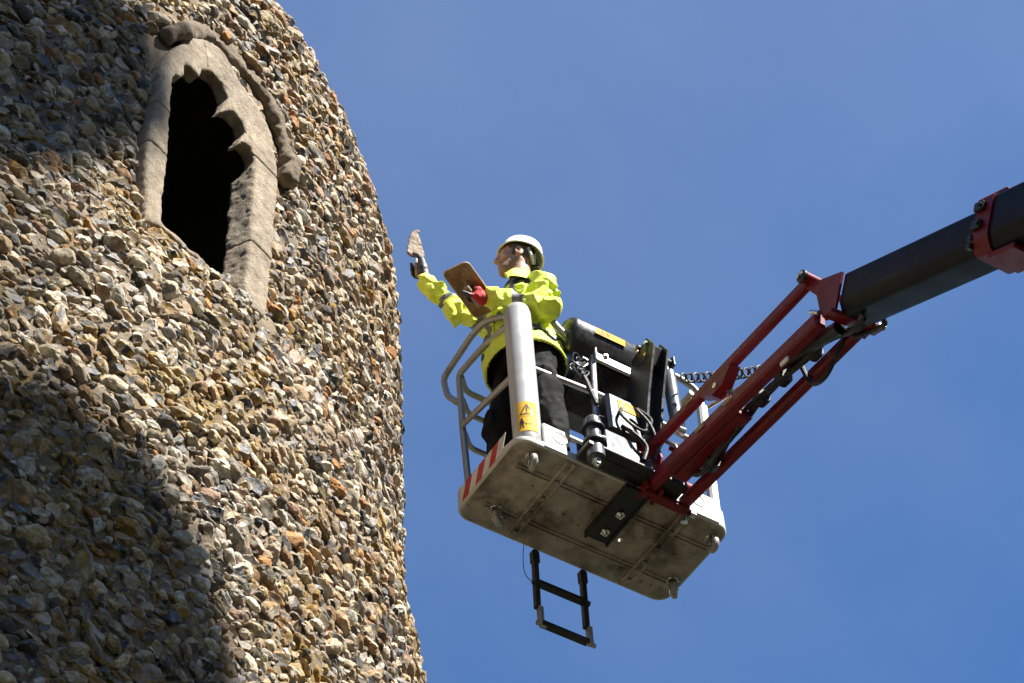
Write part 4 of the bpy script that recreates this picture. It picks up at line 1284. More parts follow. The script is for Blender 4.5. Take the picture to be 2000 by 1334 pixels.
M_GLOVEK = pbr('black_rubber_glove', (.022, .022, .024), .5, 0, .3, 40, .3, 140, dirt=(.16, .14, .12), dscale=22, damt=.5)
M_GLOVER = pbr('red_knit_glove', (.55, .028, .030), .7, 0, .12, 60, .25, 400)
M_BOOT = pbr('leather_boot', (.05, .035, .022), .6, 0, .25, 30, .2)

PO = L3(-.46, -.05, .028 + BZ)
pf = nrm((-.853, .522, 0)); plv = L3(-pf[1], pf[0], 0)
PER = empty('person', PO)
PER.rotation_euler = (0, 0, math.atan2(pf[1], pf[0]))
tag(PER, 'worker in white hard hat and yellow hi-vis jacket reaching towards the tower wall', 'person')
PW = lambda p: PO + pf * p[0] + plv * p[1] + L3(0, 0, p[2])      # person frame -> world

J = dict(pelvis=(-.06, -.02, 1.02), neck=(-.055, 0, 1.54), head=(-.052, .0, 1.885),
         sl=(-.185, .145, 1.465), sr=(.075, -.145, 1.465), el=(-.175, .205, 1.195), wl=(.14, .25, 1.22), hl=(.215, .258, 1.215),
         er=(.305, .0, 1.42), wr=(.472, .060, 1.650), hr=(.518, .058, 1.755),
         pl=(-.13, .07, 1.0), pr=(.02, -.10, 1.0), kl=(-.145, .115, .54), kr=(.10, -.13, .54), al=(-.17, .11, .10), ar=(.10, -.15, .10))
J = {k: np.array(v, float) for k, v in J.items()}
TA = math.radians(38); TG = L3(math.cos(TA), math.sin(TA), 0); TH = L3(-math.sin(TA), math.cos(TA), 0)

def sd_torso(P, grow=0.0):
    z = P[..., 2]
    t = np.clip((z - .9) / .64, 0, 1)
    cx = J['pelvis'][0] + (J['neck'][0] - J['pelvis'][0]) * t + .03 * np.sin(t * 3.1)
    cy = J['pelvis'][1] + (J['neck'][1] - J['pelvis'][1]) * t
    q = np.stack([(P[..., 0] - cx) * TG[0] + (P[..., 1] - cy) * TG[1], (P[..., 0] - cx) * TH[0] + (P[..., 1] - cy) * TH[1]], -1)
    zk = [.85, .98, 1.12, 1.28, 1.42, 1.50, 1.56, 1.62]
    rx = np.interp(z, zk, [.222, .210, .18, .175, .155, .12, .085, .06]) + grow
    ry = np.interp(z, zk, [.252, .240, .218, .222, .215, .155, .09, .06]) + grow
    d = (np.sqrt((q[..., 0] / rx) ** 2 + (q[..., 1] / ry) ** 2) - 1) * np.minimum(rx, ry)
    return d

def folds(P, sc=8.0, amp=.012, seed=3, stretch=(1, 1, 1)):
    Q = P * sc * np.asarray(stretch)
    w = np.stack([vnoise(Q * .6, seed + 1), vnoise(Q * .6 + 7, seed + 2), vnoise(Q * .6 + 13, seed + 3)], -1) * .55
    r = np.abs(vnoise(Q + w, seed))
    return amp * (r * 2 - .55)

ARM_BONES = [(J['sl'], J['el'], .084, .074), (J['el'], J['wl'], .072, .053), (J['sr'], J['er'], .082, .072), (J['er'], J['wr'], .071, .051)]
def sd_jacket(P):
    d = smax(sd_torso(P), .905 + .06 * (P[..., 0]) - P[..., 2], .01)
    d = smax(d, P[..., 2] - 1.57, .03)
    for a, b, ra, rb in ARM_BONES:
        d = smin(d, sd_cap(P, a, b + nrm(b - a) * (.0), ra, rb), .035)
    hf = np.clip((P[..., 2] - .90) / .14, .15, 1)
    d = d + hf * (folds(P, 8.5, .022, 3) + folds(P, 20.0, .011, 9))
    # cuffs cut square
    for h, w in (('el', 'wl'), ('er', 'wr')):
        ax = nrm(J[w] - J[h]); s = (P - J[w]) @ ax
        near = np.linalg.norm(P - J[w], axis=-1) < .16
        d = np.where(near, smax(d, s - .018, .008), d)
    # open hem
    cav = np.maximum(sd_torso(P, -.022), P[..., 2] - 1.03)
    return smax(d, -cav, .006)
V, F = surfnet(sd_jacket, (-.42, -.36, .84), (.60, .42, 1.72), .0085)
V, F = largest(V, F)
fc = V[F].mean(1)
mi = np.zeros(len(F), int)
def bone_t(P, a, b): return ((P - a) @ (b - a)) / ((b - a) @ (b - a)), np.linalg.norm(P - a - np.clip(((P - a) @ (b - a)) / ((b - a) @ (b - a)), 0, 1)[:, None] * (b - a), axis=-1)
arm = []
for (a, b, ra, rb) in ARM_BONES: arm.append(bone_t(fc, a, b))
dt = sd_torso(fc)
on_arm = [(arm[k][1] < ARM_BONES[k][2] * 1.22) for k in range(4)]
anyarm = (on_arm[1] | on_arm[3] | (on_arm[0] & (dt > .01)) | (on_arm[2] & (dt > .01)))
tors = (~anyarm) & (dt < .05)
q1 = (fc - J['neck']) @ TG; q2 = (fc - J['neck']) @ TH
mi[tors & (np.abs(fc[:, 2] - 1.20) < .024)] = 1
mi[tors & (np.abs(fc[:, 2] - 1.055) < .024)] = 1
mi[(dt < .06) & ~on_arm[1] & ~on_arm[3] & (np.abs(np.abs(q2) - .098) < .024) & (fc[:, 2] > 1.21)] = 1
mi[on_arm[1] & (np.abs(arm[1][0] - .50) < .095)] = 1
mi[on_arm[3] & (np.abs(arm[3][0] - .30) < .085)] = 1
mi[on_arm[2] & (dt > .0) & (np.abs(arm[2][0] - .55) < .09)] = 1
# tape round the left armhole
sv = nrm(J['el'] - J['sl']); hv = L3(TH[0], TH[1], 0)
ring = (fc - J['sl']) @ nrm(hv * .9 + sv * .25)
mi[(ring > -.055) & (ring < -.022) & (fc[:, 2] > 1.27) & (np.abs(q1) < .2) & (q2 > 0) & (fc[:, 0] < -.06)] = 1
inner = (sd_torso(fc) < -.012) & (fc[:, 2] < 1.045)
mi[inner] = 2
mesh_obj('jacket', V, F, [M_HIVIS, M_TAPE, M_LINING], PER, True, 70, mi)

# zip placket and pocket flaps on the front
b = MB()
for z in np.linspace(.96, 1.50, 18):
    pass
def torso_pt(ang, z, off=.004):
    t = min(max((z - .9) / .64, 0), 1)
    cx = J['pelvis'][0] + (J['neck'][0] - J['pelvis'][0]) * t + .03 * math.sin(t * 3.1); cy = J['pelvis'][1] + (J['neck'][1] - J['pelvis'][1]) * t
    zk = [.85, .98, 1.12, 1.28, 1.42, 1.50, 1.56, 1.62]
    rx = float(np.interp(z, zk, [.205, .195, .18, .175, .155, .12, .085, .06])) + off; ry = float(np.interp(z, zk, [.235, .228, .218, .222, .215, .155, .09, .06])) + off
    p = TG * rx * math.cos(ang) + TH * ry * math.sin(ang)
    return L3(cx + p[0], cy + p[1], z)
b.tube([torso_pt(.02, z, .003) for z in np.linspace(.95, 1.5, 24)], .007, 8)
b.build('zip', M_HIVIS, PER)

# stand-up collar: shell round the neck, open at the front
def collar():
    n, m = 44, 8
    HA = math.radians(30)
    ctr = J['neck'] + L3(.0, 0, .02)
    rows = []
    for s, off in ((1, 0.0), (-1, -.009)):
        for i in range(n + 1):
            a = math.radians(-132 + 250 * i / n)              # 0 = nape
            d = L3(-math.cos(a + HA), -math.sin(a + HA), 0)
            ab = min(1, abs(a) / math.radians(128))
            near = .5 + .5 * np.dot(d, L3(-.15, 1, 0))
            for k in range(m + 1):
                t = k / m
                r = .098 + .012 * t + .016 * t * t * ab + .006 * math.sin(9 * a) * t + .018 * ab ** 3 + .075 * (1 - t) ** 2
                hgt = (.160 + .050 * near) * (1 - .85 * ab ** 2.6) + .008 * math.sin(5 * a + 1)
                p = ctr + d * (r + off) + L3(.035 * t, 0, (hgt + .055) * t - .085)
                p = p + TG * .03 * ab ** 2
                rows.append(p)
    V = np.array(rows); F = []
    W = (n + 1) * (m + 1)
    mi = []
    for s in (0, 1):
        for i in range(n):
            for k in range(m):
                q = [s * W + i * (m + 1) + k, s * W + (i + 1) * (m + 1) + k, s * W + (i + 1) * (m + 1) + k + 1, s * W + i * (m + 1) + k + 1]
                F.append(q if s == 0 else q[::-1]); mi.append(s)
    for i in range(n):
        F.append([i * (m + 1) + m, (i + 1) * (m + 1) + m, W + (i + 1) * (m + 1) + m, W + i * (m + 1) + m]); mi.append(0)
    for i in (0, n):
        for k in range(m): F.append([i * (m + 1) + k, i * (m + 1) + k + 1, W + i * (m + 1) + k + 1, W + i * (m + 1) + k]); mi.append(0)
    mesh_obj('collar', V, F, [M_HIVIS, M_LINING], PER, True, 180, mi)
collar()
V, F = surfnet(lambda P: smax(sd_cap(P, J['neck'] + L3(-.01, 0, -.12), J['neck'] + L3(.0, 0, .11), .098, .080), P[..., 2] - 1.665 + .5 * (P[..., 0] + .05), .01) + folds(P, 14, .006, 55), J['neck'] - .17, J['neck'] + .2, .009)
mesh_obj('undershirt', V, F, M_LINING, PER, True, 70)

# trousers
def sd_trousers(P):
    d = sd_ell(P, J['pelvis'] + L3(0, 0, -.02), (.135, .16, .13))
    for s in ('l', 'r'):
        h, k, a = J['p' + s], J['k' + s], J['a' + s]
        d = smin(d, sd_cap(P, h + L3(.015, -.01, -.02), k, .102, .088), .03)
        d = smin(d, sd_cap(P, k, a, .088, .080), .03)
    d = d + folds(P, 8.0, .016, 23, (1, 1, .85)) + folds(P, 17.0, .006, 29)
    return smax(d, .045 - P[..., 2], .01)
V, F = surfnet(sd_trousers, (-.34, -.34, .02), (.30, .30, 1.16), .0105)
mesh_obj('trousers', V, F, M_TROU, PER, True, 70)
for s in ('l', 'r'):
    a = J['a' + s]
    V, F = surfnet(lambda P: smax(smin(sd_cap(P, a + L3(0, 0, .05), a + L3(-.01, 0, -.04), .06, .055), sd_cap(P, a + L3(0, 0, -.045), a + TG * .16 + L3(0, 0, -.055), .052, .045), .03), .004 - P[..., 2], .004),
                   a + L3(-.12, -.12, -.12), a + L3(.26, .26, .14), .009)
    mesh_obj('boot', V, F, M_BOOT, PER, True, 60)

# head, neck and hidden trunk: one continuous body
HK = 1.05
HYAW, HPIT = math.radians(7), math.radians(1)
hx = L3(math.cos(HYAW) * math.cos(HPIT), math.sin(HYAW) * math.cos(HPIT), math.sin(HPIT))
hy = L3(-math.sin(HYAW), math.cos(HYAW), 0); hz = np.cross(hx, hy)
HM = np.stack([hx, hy, hz])
def Hd(x, y, z): return J['head'] + hx * x * HK + hy * y * HK + hz * z * HK
def sd_body(P):
    q = ((P - J['head']) @ HM.T) / HK
    d = sd_ell(q, (-.012, 0, .035), (.098, .077, .100))
    d = smin(d, sd_ell(q, (.030, 0, -.040), (.062, .058, .078)), .035)
    d = smin(d, sd_cap(q, (.072, -.012, -.106), (.072, .012, -.106), .023), .025)
    for s in (-1, 1):
        d = smin(d, sd_cap(q, (-.005, s * .058, -.055), (.055, s * .028, -.098), .018, .016), .03)
        d = smin(d, sd_cap(q, (.080, s * .012, .026), (.068, s * .046, .024), .012, .010), .014)
        d = smin(d, sd_ell(q, (.062, s * .043, -.022), (.022, .020, .020)), .022)
        d = smax(d, -sd_ell(q, (.094, s * .032, .005), (.012, .016, .009)), .008)
        ear = smax(sd_ell(q, (-.008, s * .083, -.014), (.024, .011, .039)), -sd_ell(q, (-.001, s * .092, -.010), (.010, .008, .020)), .004)
        d = smin(d, ear, .006)
    d = smin(d, sd_cap(q, (.087, 0, .022), (.110, 0, -.026), .0105, .0135), .016)
    for s in (-1, 1): d = smin(d, sd_ell(q, (.104, s * .0125, -.029), (.011, .008, .008)), .007)
    d = smin(d, sd_cap(q, (.0905, -.017, -.060), (.0905, .017, -.060), .0085), .007)
    d = smin(d, sd_cap(q, (.0880, -.015, -.0765), (.0880, .015, -.0765), .0095), .007)
    d = smax(d, -sd_cap(q, (.099, -.026, -.0675), (.099, .026, -.0675), .0038), .004)
    d = smin(d, sd_cap(P, Hd(-.022, 0, -.06), J['neck'] + L3(0, 0, -.06), .060, .068), .03)
    d = d + .0012 * fbm(q * 60, 3, 2)
    return d
V, F = surfnet(sd_body, J['head'] + L3(-.17, -.15, -.42), J['head'] + L3(.17, .17, .16), .0042)
fc = ((V[F].mean(1)) - J['head']) @ HM.T / HK
mi = np.zeros(len(F), int)
beard = (fc[:, 2] < -.045 - .25 * (np.minimum(fc[:, 0], .07) - .07) * -1.0) & (fc[:, 0] > -.01) & (fc[:, 2] > -.16) & (np.linalg.norm(fc - np.array([.098, 0, -.03]), axis=1) > .022)
mi[beard] = 1
mi[(fc[:, 0] > .082) & (np.abs(fc[:, 1]) < .021) & (np.abs(fc[:, 2] + .067) < .013)] = 2
BODY = mesh_obj('body', V, F, [M_SKIN, M_STUB, M_LIP], PER, True, 180, mi)
for s in (-1, 1):
    b = MB()
    V, F = ico(3)
    b.add(np.array([Hd(.079, s * .031, .004) + v * .0115 for v in V]), F.tolist())
    b.build('eye', M_EYEW, PER, ang=180)
    b = MB(); b.add(np.array([Hd(.0868, s * .031, .003) + v * .0048 for v in V]), F.tolist()); b.build('iris', M_IRIS, PER, ang=180)
    b = MB(); b.tube([Hd(.094, s * .012, .029), Hd(.091, s * .03, .033), Hd(.076, s * .05, .028)], [.002, .0032, .002], 8); b.build('eyebrow', M_HAIR, PER)
# hair: back of the head and sideburns under the helmet
def sd_hair(P):
    q = ((P - J['head']) @ HM.T) / HK
    d = sd_ell(q, (-.016, 0, .035), (.103, .083, .105))
    d = np.maximum(d, -(sd_ell(q, (-.012, 0, .035), (.096, .075, .098))))
    line = q[..., 2] + .035 - .9 * np.maximum(0, q[..., 0] + .02)
    d = smax(d, -(line), .006)
    for s in (-1, 1):
        d = smin(d, sd_ell(q, (.022, s * .070, -.006), (.010, .007, .036)), .006)
        d = smax(d, -sd_ell(q, (-.006, s * .085, -.012), (.022, .02, .036)), .004)
    d = smax(d, q[..., 0] - .05, .006)
    return d + .003 * fbm(q * 90, 7, 2)
V, F = surfnet(sd_hair, J['head'] + L3(-.17, -.15, -.14), J['head'] + L3(.14, .15, .17), .005)
mesh_obj('hair', V, F, M_HAIR, PER, True, 180)

# hard hat: shell, brim with peak, harness
def helmet():
    n = 56
    tl = math.radians(12)
    kx = hx * math.cos(tl) + hz * math.sin(tl); kz = hz * math.cos(tl) - hx * math.sin(tl)
    def Hd(x, y, z): return J['head'] + hz * .02 + kx * x * HK + hy * y * HK + kz * (z - .02) * HK
    c = np.array([-.026, 0, .066])
    def ring(rx, ry, z, peak=0.0, tail=0.0):
        out = []
        for i in range(n):
            a = 2 * math.pi * i / n
            f = max(0, math.cos(a)) ** 3; bk = max(0, -math.cos(a)) ** 3
            e = 2.25
            ca, sa = math.cos(a), math.sin(a)
            k = (abs(ca) ** e + abs(sa) ** e) ** (-1 / e)
            x = c[0] + k * ca * rx + peak * f - tail * bk; y = c[1] + k * sa * ry
            zz = c[2] + z - .012 * f * (peak > 0) - .018 * bk * (tail > 0)
            # shallow moulded ridges over the crown
            rg = 0
            if z > .07: rg = .0025 * (abs(y) < .02) * (1 if peak == 0 else 0)
            out.append(Hd(x, y, zz + rg))
        return out
    R = []
    for t in np.linspace(0, 1, 12)[1:]:
        a = t * math.pi / 2
        R.append(ring(.116 * math.sin(a) ** .85, .101 * math.sin(a) ** .85, .112 * math.cos(a) + .002))
    R.append(ring(.117, .102, -.012))
    R.append(ring(.121, .106, -.020, .003, .004))
    R.append(ring(.128, .114, -.025, .005, .006))
    R.append(ring(.129, .115, -.029, .006, .006))
    R.append(ring(.125, .111, -.029, .004, .004))
    R.append(ring(.112, .097, -.016, .0, 0))
    for t in np.linspace(1, 0, 7)[1:-1]:
        a = t * math.pi / 2
        R.append(ring(.111 * math.sin(a) ** .85, .096 * math.sin(a) ** .85, .106 * math.cos(a)))
    V = [Hd(c[0], 0, c[2] + .115)] + [p for r in R for p in r] + [Hd(c[0], 0, c[2] + .107)]
    F = [(0, 1 + i, 1 + (i + 1) % n) for i in range(n)]
    for k in range(len(R) - 1):
        for i in range(n):
            F.append((1 + k * n + i, 1 + (k + 1) * n + i, 1 + (k + 1) * n + (i + 1) % n, 1 + k * n + (i + 1) % n))
    l = len(V) - 1
    F += [(l, 1 + (len(R) - 1) * n + (i + 1) % n, 1 + (len(R) - 1) * n + i) for i in range(n)]
    mesh_obj('hard_hat', V, F, M_HELM, PER, True, 60)
    b = MB()
    hb = [Hd(-.012 + .104 * math.cos(t), .088 * math.sin(t), .050 + .012 * math.cos(t)) for t in np.linspace(0, 2 * math.pi, 40, endpoint=False)]
    n2 = len(hb)
    V = []
    for p in hb: V += [p + hz * .024, p - hz * .010]
    b.add(V, [(2 * i, 2 * ((i + 1) % n2), 2 * ((i + 1) % n2) + 1, 2 * i + 1) for i in range(n2)])
    b.build('headband', M_STRAP, PER)
    for s in (-1, 1):
        b = MB()
        b.tube([Hd(-.06, s * .082, .03), Hd(-.085, s * .075, -.02), Hd(-.108, s * .03, -.035)], .009, 8)
        b.tube([Hd(-.10, s * .05, .03), Hd(-.112, s * .03, -.03)], .008, 8)
        b.build('nape_strap', M_STRAPG, PER)
    b = MB(); b.tube([Hd(-.118, 0, .0), Hd(-.122, 0, -.035)], .022, 10); b.build('ratchet', M_STRAP, PER)
    for s in (-1, 1):
        b = MB(); p = Hd(.02, s * .104, .052); b.add(np.array([p + v * .006 for v in ico(2)[0]]), ico(2)[1].tolist()); b.build('rivet', M_HELM, PER, ang=180)
helmet()

# gloved hands: palm, four curled fingers and a thumb round a handle
def grip(Hc, u, p, wrist, hr, name, mats, two_tone=False, thumb_up=1, sc=1.14):
    Hc, u, wrist = np.asarray(Hc, float), nrm(u), np.asarray(wrist, float)
    p = nrm(np.asarray(p, float) - u * np.dot(p, u)); q = np.cross(u, p)
    def at(ang, r, s): return Hc + (p * math.cos(ang) + q * math.sin(ang)) * r + u * s
    bones = []
    kn = hr + .017 * sc
    palm_c = Hc + p * (hr + .016 * sc)
    for i, (s, ln) in enumerate(((.034, .93), (.0115, 1.0), (-.0115, .95), (-.033, .82))):
        s *= sc
        a0, a1, a2, a3 = (math.radians(a * (1 if True else 1)) for a in (22, 88, 150 * ln, 205 * ln))
        A = at(a0, kn + .006, s); B = at(a1, kn + .004, s * 1.02); C = at(a2, kn, s); D = at(a3, kn - .003, s * .97)
        bones += [(A, B, .0108 * sc, .0100 * sc, 0), (B, C, .0100 * sc, .0092 * sc, 1), (C, D, .0092 * sc, .0082 * sc, 1)]
    t0 = palm_c + u * .030 * sc * thumb_up - q * .022 * sc
    t1 = at(math.radians(-62), kn + .006, .052 * sc * thumb_up); t2 = at(math.radians(-100), kn + .001, .078 * sc * thumb_up)
    bones += [(t0, t1, .0135 * sc, .0115 * sc, 0), (t1, t2, .0112 * sc, .0090 * sc, 1)]
    ax = np.stack([u, q, p])
    wd = nrm(wrist - palm_c)
    def fn(P):
        d = sd_box(P, palm_c + p * .004 + q * .004, (.043 * sc, .034 * sc, .016 * sc), ax, .015 * sc)
        d = smin(d, sd_cap(P, palm_c - q * .018 + u * .02 * thumb_up, palm_c + wd * .03, .018 * sc, .024 * sc), .014)
        d = smin(d, sd_cap(P, palm_c + wd * .02, wrist + wd * .03, .027 * sc, .026 * sc), .018)
        f = np.full(P.shape[:-1], 9.)
        for a, b_, ra, rb, k in bones: f = np.minimum(f, sd_cap(P, a, b_, ra, rb))
        d = smin(d, f, .006)
        return d + .0012 * fbm(P * 70, 5, 2)
    allp = np.array([Hc + u * .11, Hc - u * .08, Hc + p * .11, Hc - p * .08, Hc + q * .08, Hc - q * .08, wrist + wd * .09])
    V, F = surfnet(fn, allp.min(0) - .03, allp.max(0) + .03, .0036)
    mi = np.zeros(len(F), int)
    if two_tone:
        fc = V[F].mean(1)
        ff = np.full(len(fc), 9.)
        for a, b_, ra, rb, k in bones:
            if k == 1: ff = np.minimum(ff, sd_cap(fc, a, b_, ra, rb))
        inner = ((fc - palm_c) @ p < -.006)
        mi[(ff < .003) | (inner & (np.linalg.norm(fc - Hc, axis=1) < .07))] = 1
    mesh_obj(name, V, F, mats, PER, True, 180, mi)

HAWK_U = nrm(L3(-.50, -.865, 0))           # long axis of the float, person frame
TR_U = nrm(L3(.02, .0, 1))
grip(J['hr'], TR_U, J['wr'] - J['hr'] + L3(-.10, .03, .05), J['wr'], .013, 'glove', [M_GLOVEK], sc=1.2)
grip(J['hl'] + L3(.0, 0, .0), -HAWK_U, L3(-.55, .65, -.35), J['wl'], .017, 'glove', [M_GLOVER, M_GLOVEK], True, thumb_up=1)

# ------------------------------------------------------------------ trowel held up to the wall
M_WOODH = pbr('worn_wood', (.33, .25, .16), .7, 0, .2, 40, .2, dirt=(.2, .17, .13), dscale=20, damt=.6)
M_MUD = pbr('mortar_smeared_steel', (.14, .095, .05), .7, 0, .3, 30, .5, 70, dirt=(.32, .24, .15), dscale=18, damt=.85, dlo=.45, dhi=.62)
M_FLOAT = pbr('wet_mortar_board', (.20, .115, .045), .5, 0, .3, 18, .25, 60, dirt=(.36, .27, .15), dscale=9, damt=.6, dlo=.48, dhi=.66)
M_FLOATE = pbr('board_edge', (.48, .40, .28), .7, 0, .15, 40)
TRW = empty('trowel', PW(J['hr']))
TRW.rotation_euler = PER.rotation_euler
tag(TRW, 'mortar-smeared pointing trowel held up in the black glove', 'trowel')
b = MB(); b.tube([TR_U * s for s in (-.075, -.072, -.04, .0, .045, .058, .06)], [.006, .012, .0145, .0125, .0125, .010, .008], 14); b.build('handle', M_WOODH, TRW)
b = MB(); b.tube([TR_U * .06, TR_U * .088 + L3(.0, .004, 0), TR_U * .105 + L3(0, .010, 0)], [.007, .0065, .006], 10); b.build('shank', M_STEEL, TRW)
bx_ = nrm(L3(-.95, -.30, 0)); bn = nrm(np.cross(bx_, L3(0, 0, 1)))
outl = [(-.028, .095), (-.056, .122), (-.055, .160), (-.048, .225), (-.038, .290), (-.022, .340), (.002, .366), (.022, .372), (.026, .356), (.018, .338), (.030, .270), (.042, .190), (.050, .130), (.040, .108), (.024, .095), (.0, .112)]
def sd_blade(P):
    U = np.stack([P @ bx_, P[..., 2]], -1)
    d2 = sd_poly(U, outl); w = P @ bn
    lump = .007 * np.clip(fbm(P * 34, 71, 3) + .25, 0, 1) + .004 * np.clip(1 - np.abs(U[..., 1] - .13) / .05, 0, 1)
    return smax(d2 + .004 * fbm(P * 30, 73, 2), np.abs(w) - .0025 - lump, .003)
V, F = surfnet(sd_blade, (-.075, -.075, .08), (.075, .075, .40), .0045)
mesh_obj('blade', V, F, M_MUD, TRW, True, 60)

# ------------------------------------------------------------------ wooden float used as a hawk
HWK = empty('hand_float', PW(J['hl'] + L3(0, 0, 0)))
HWK.rotation_euler = PER.rotation_euler
tag(HWK, 'brown mortar board with a pale grip held flat in the red glove', 'float')
hu = HAWK_U; hv_ = L3(-hu[1], hu[0], 0)
b = MB()
bc = L3(.012, .0, .066) + hu * .002
out = [(a, c) for a, c in rrect(.185, .078, .030, 6)]
b.prism(out, bc, hu, hv_, L3(0, 0, .011)); b.build('board', M_FLOAT, HWK, ang=40)
b = MB(); b.tube([bc + hu * a + hv_ * c + L3(0, 0, .0055) for a, c in rrect(.1855, .0785, .030, 6)], .0052, 6, closed=True); b.build('board_edge', M_FLOATE, HWK)
b = MB(); b.tube([-hu * s for s in (-.070, -.066, -.03, .03, .085, .091)], [.008, .0155, .017, .017, .0165, .009], 14)
b.build('handle', M_WOODH, HWK)
b = MB()
for s in (-.055, .07): b.tube([-hu * s + L3(0, 0, .005), -hu * s + L3(.006, 0, .066)], .010, 10)
b.build('handle_strut', M_WOODH, HWK)

# ------------------------------------------------------------------ tall pine behind the camera: its branches shade the left of the tower
M_BARK = stone_material('pine_bark', (.06, .04, .03), (.17, .11, .075), 8.0, .8, 40.0, 0.0)
M_NEEDLE = pbr('pine_needles', (.032, .055, .022), .7, 0, .4, 3.0)
def build_pine():
    t = 22.0
    r = np.random.default_rng(9)
    left = -nrm(R0n @ L3(1, 0, 0)); left[2] = 0; left = nrm(left)
    anchor = hit_tower(60, 1150) + SUN_D * t + left * 3.6
    base = L3(anchor[0], anchor[1], 0)
    pine = empty('pine_tree', base)
    tag(pine, 'tall pine tree with tiered dark branches standing out in the churchyard', 'tree')
    H = anchor[2] + 5.5
    b = MB()
    n = 26
    b.tube([L3(.25 * math.sin(k * .35), .25 * math.cos(k * .3) - .25, H * k / n) for k in range(n + 1)], [.42 * (1 - .9 * k / n) + .03 + (.25 if k == 0 else 0) for k in range(n + 1)], 14)
    b.build('trunk', M_BARK, pine)
    clumps = []                    # (centre relative to base, radii, leaves)
    def px_clump(px, py, rx, rz, n):
        p = hit_tower(px, py) + SUN_D * t - base; clumps.append((p, (rx, rx, rz), n))
    px_clump(100, 1120, .62, .50, 9500); px_clump(50, 960, .40, .28, 4600); px_clump(215, 1290, .60, .36, 7500); px_clump(40, 1330, .9, .6, 9500)
    px_clump(150, 90, .44, .28, 8000); px_clump(20, 150, .46, .40, 8500); px_clump(225, 190, .22, .16, 1700)
    for k in range(16):
        a = r.uniform(0, 6.28); z = anchor[2] + r.uniform(-7, 5.2); rad = r.uniform(1.2, 3.4) * (1 - max(0, z - anchor[2]) / 7)
        p = L3(math.cos(a) * rad, math.sin(a) * rad, z)
        w = p + base
        # keep the sunny part of the tower sunny
        q = project(w - SUN_D * t)
        if q[0] > -150 and -400 < q[1] < 1700: continue
        clumps.append((p, (r.uniform(.9, 1.5),) * 2 + (r.uniform(.4, .7),), 1300))
    b = MB()
    for p, rr, nn in clumps:
        a = L3(0, 0, max(3.0, p[2] - .12 * np.hypot(p[0], p[1]) - .5)); m = (a + p) / 2 + L3(0, 0, .25)
        b.tube(spline([a, m, p], 6), list(np.linspace(.11, .02, 13)), 7)
    b.build('limbs', M_BARK, pine)
    V, F = [], []
    for p, rr, nn in clumps:
        d = r.normal(size=(nn, 3)); d /= np.linalg.norm(d, axis=1, keepdims=True)
        c = p + d * np.asarray(rr) * r.random((nn, 1)) ** .45 * (1 + .25 * vnoise(d * 3 + p, 4))[:, None]
        u = r.normal(size=(nn, 3)); u /= np.linalg.norm(u, axis=1, keepdims=True)
        v = np.cross(u, r.normal(size=(nn, 3))); v /= np.linalg.norm(v, axis=1, keepdims=True)
        L = r.uniform(.06, .13, (nn, 1)); W = r.uniform(.018, .04, (nn, 1))
        k = len(V) * 0
        base_i = sum(len(x) for x in V)
        V.append(np.stack([c - u * L - v * W, c + u * L - v * W * .3, c + u * L + v * W * .3, c - u * L + v * W], 1).reshape(-1, 3))
        F += (np.arange(nn)[:, None] * 4 + base_i + np.arange(4)).tolist()
    mesh_obj('crown', np.concatenate(V), F, M_NEEDLE, pine, False)
build_pine()

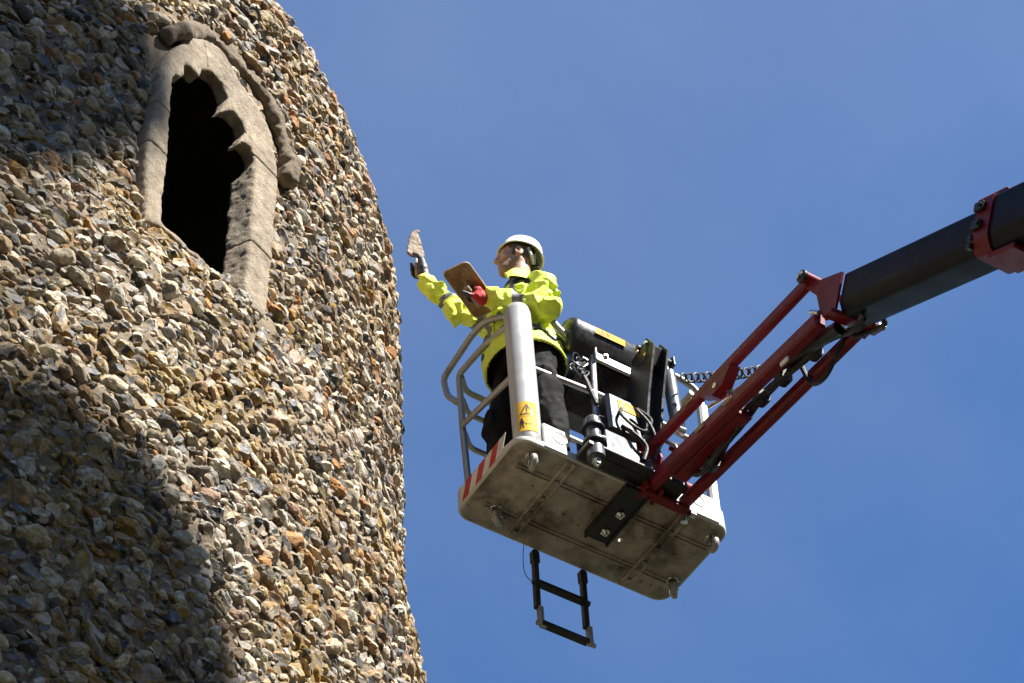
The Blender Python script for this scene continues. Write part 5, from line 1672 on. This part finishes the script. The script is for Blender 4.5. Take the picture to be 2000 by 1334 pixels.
# ------------------------------------------------------------------ belt of unseen trees added round the viewer to block low sky light
M_LEAF = pbr('broad_leaves', (.045, .07, .022), .6, 0, .4, 2.0)
def build_belt():
    r = np.random.default_rng(21)
    H = 21.0
    proto = None
    spots = []
    for k, deg in enumerate(np.arange(-178, 32, 17.5)):
        a = math.radians(deg + r.uniform(-3, 3)); R = 23.5 + r.uniform(-1.5, 2.5)
        spots.append((TC[0] + R * math.cos(a), TC[1] + R * math.sin(a), r.uniform(.88, 1.06), r.uniform(0, 6.28)))
    for (x, y, s, rz) in spots:
        if proto is None:
            t = empty('sky_block_tree', (x, y, 0)); proto = t
            b = MB(); b.tube([L3(.15 * math.sin(k), .15 * math.cos(k * 1.3), H * .8 * k / 12) for k in range(13)], [.45 * (1 - .88 * k / 12) + (.2 if k == 0 else 0) for k in range(13)], 12); b.build('trunk', M_BARK, t)
            b = MB(); cl = []
            for k in range(26):
                z = r.uniform(4.0, H - 1.2); w = 4.4 * math.sin(math.pi * min(1, (z - 1.5) / (H - 1.0))) ** .6; an = r.uniform(0, 6.28); rad = w * r.uniform(.25, .85)
                p = L3(math.cos(an) * rad, math.sin(an) * rad, z); cl.append((p, r.uniform(1.3, 2.1)))
                q = L3(0, 0, max(2.5, z - 1.5 - rad * .3)); b.tube(spline([q, (p + q) / 2 + L3(0, 0, .3), p], 5), list(np.linspace(.12, .02, 11)), 6)
            b.build('limbs', M_BARK, t)
            V, F, bi = [], [], 0
            for p, cr in cl:
                nn = 420
                d = r.normal(size=(nn, 3)); d /= np.linalg.norm(d, axis=1, keepdims=True)
                c = p + d * cr * np.array([1, 1, .8]) * r.random((nn, 1)) ** .4
                u = r.normal(size=(nn, 3)); u /= np.linalg.norm(u, axis=1, keepdims=True); v = np.cross(u, r.normal(size=(nn, 3))); v /= np.linalg.norm(v, axis=1, keepdims=True)
                L = r.uniform(.16, .30, (nn, 1))
                V.append(np.stack([c - u * L, c - v * L * .55, c + u * L, c + v * L * .55], 1).reshape(-1, 3)); F += (np.arange(nn)[:, None] * 4 + bi + np.arange(4)).tolist(); bi += nn * 4
            mesh_obj('crown', np.concatenate(V), F, M_LEAF, t, False)
        else:
            t = proto.copy(); COL.objects.link(t); t.location = (x, y, 0)
            for ch in proto.children:
                c = ch.copy(); COL.objects.link(c); c.parent = t
        t.scale = (s, s, s); t.rotation_euler = (0, 0, rz)
        tag(t, 'unseen leafy tree added in a belt to block low sky light', 'tree', 'added trees blocking the low sky')
build_belt()
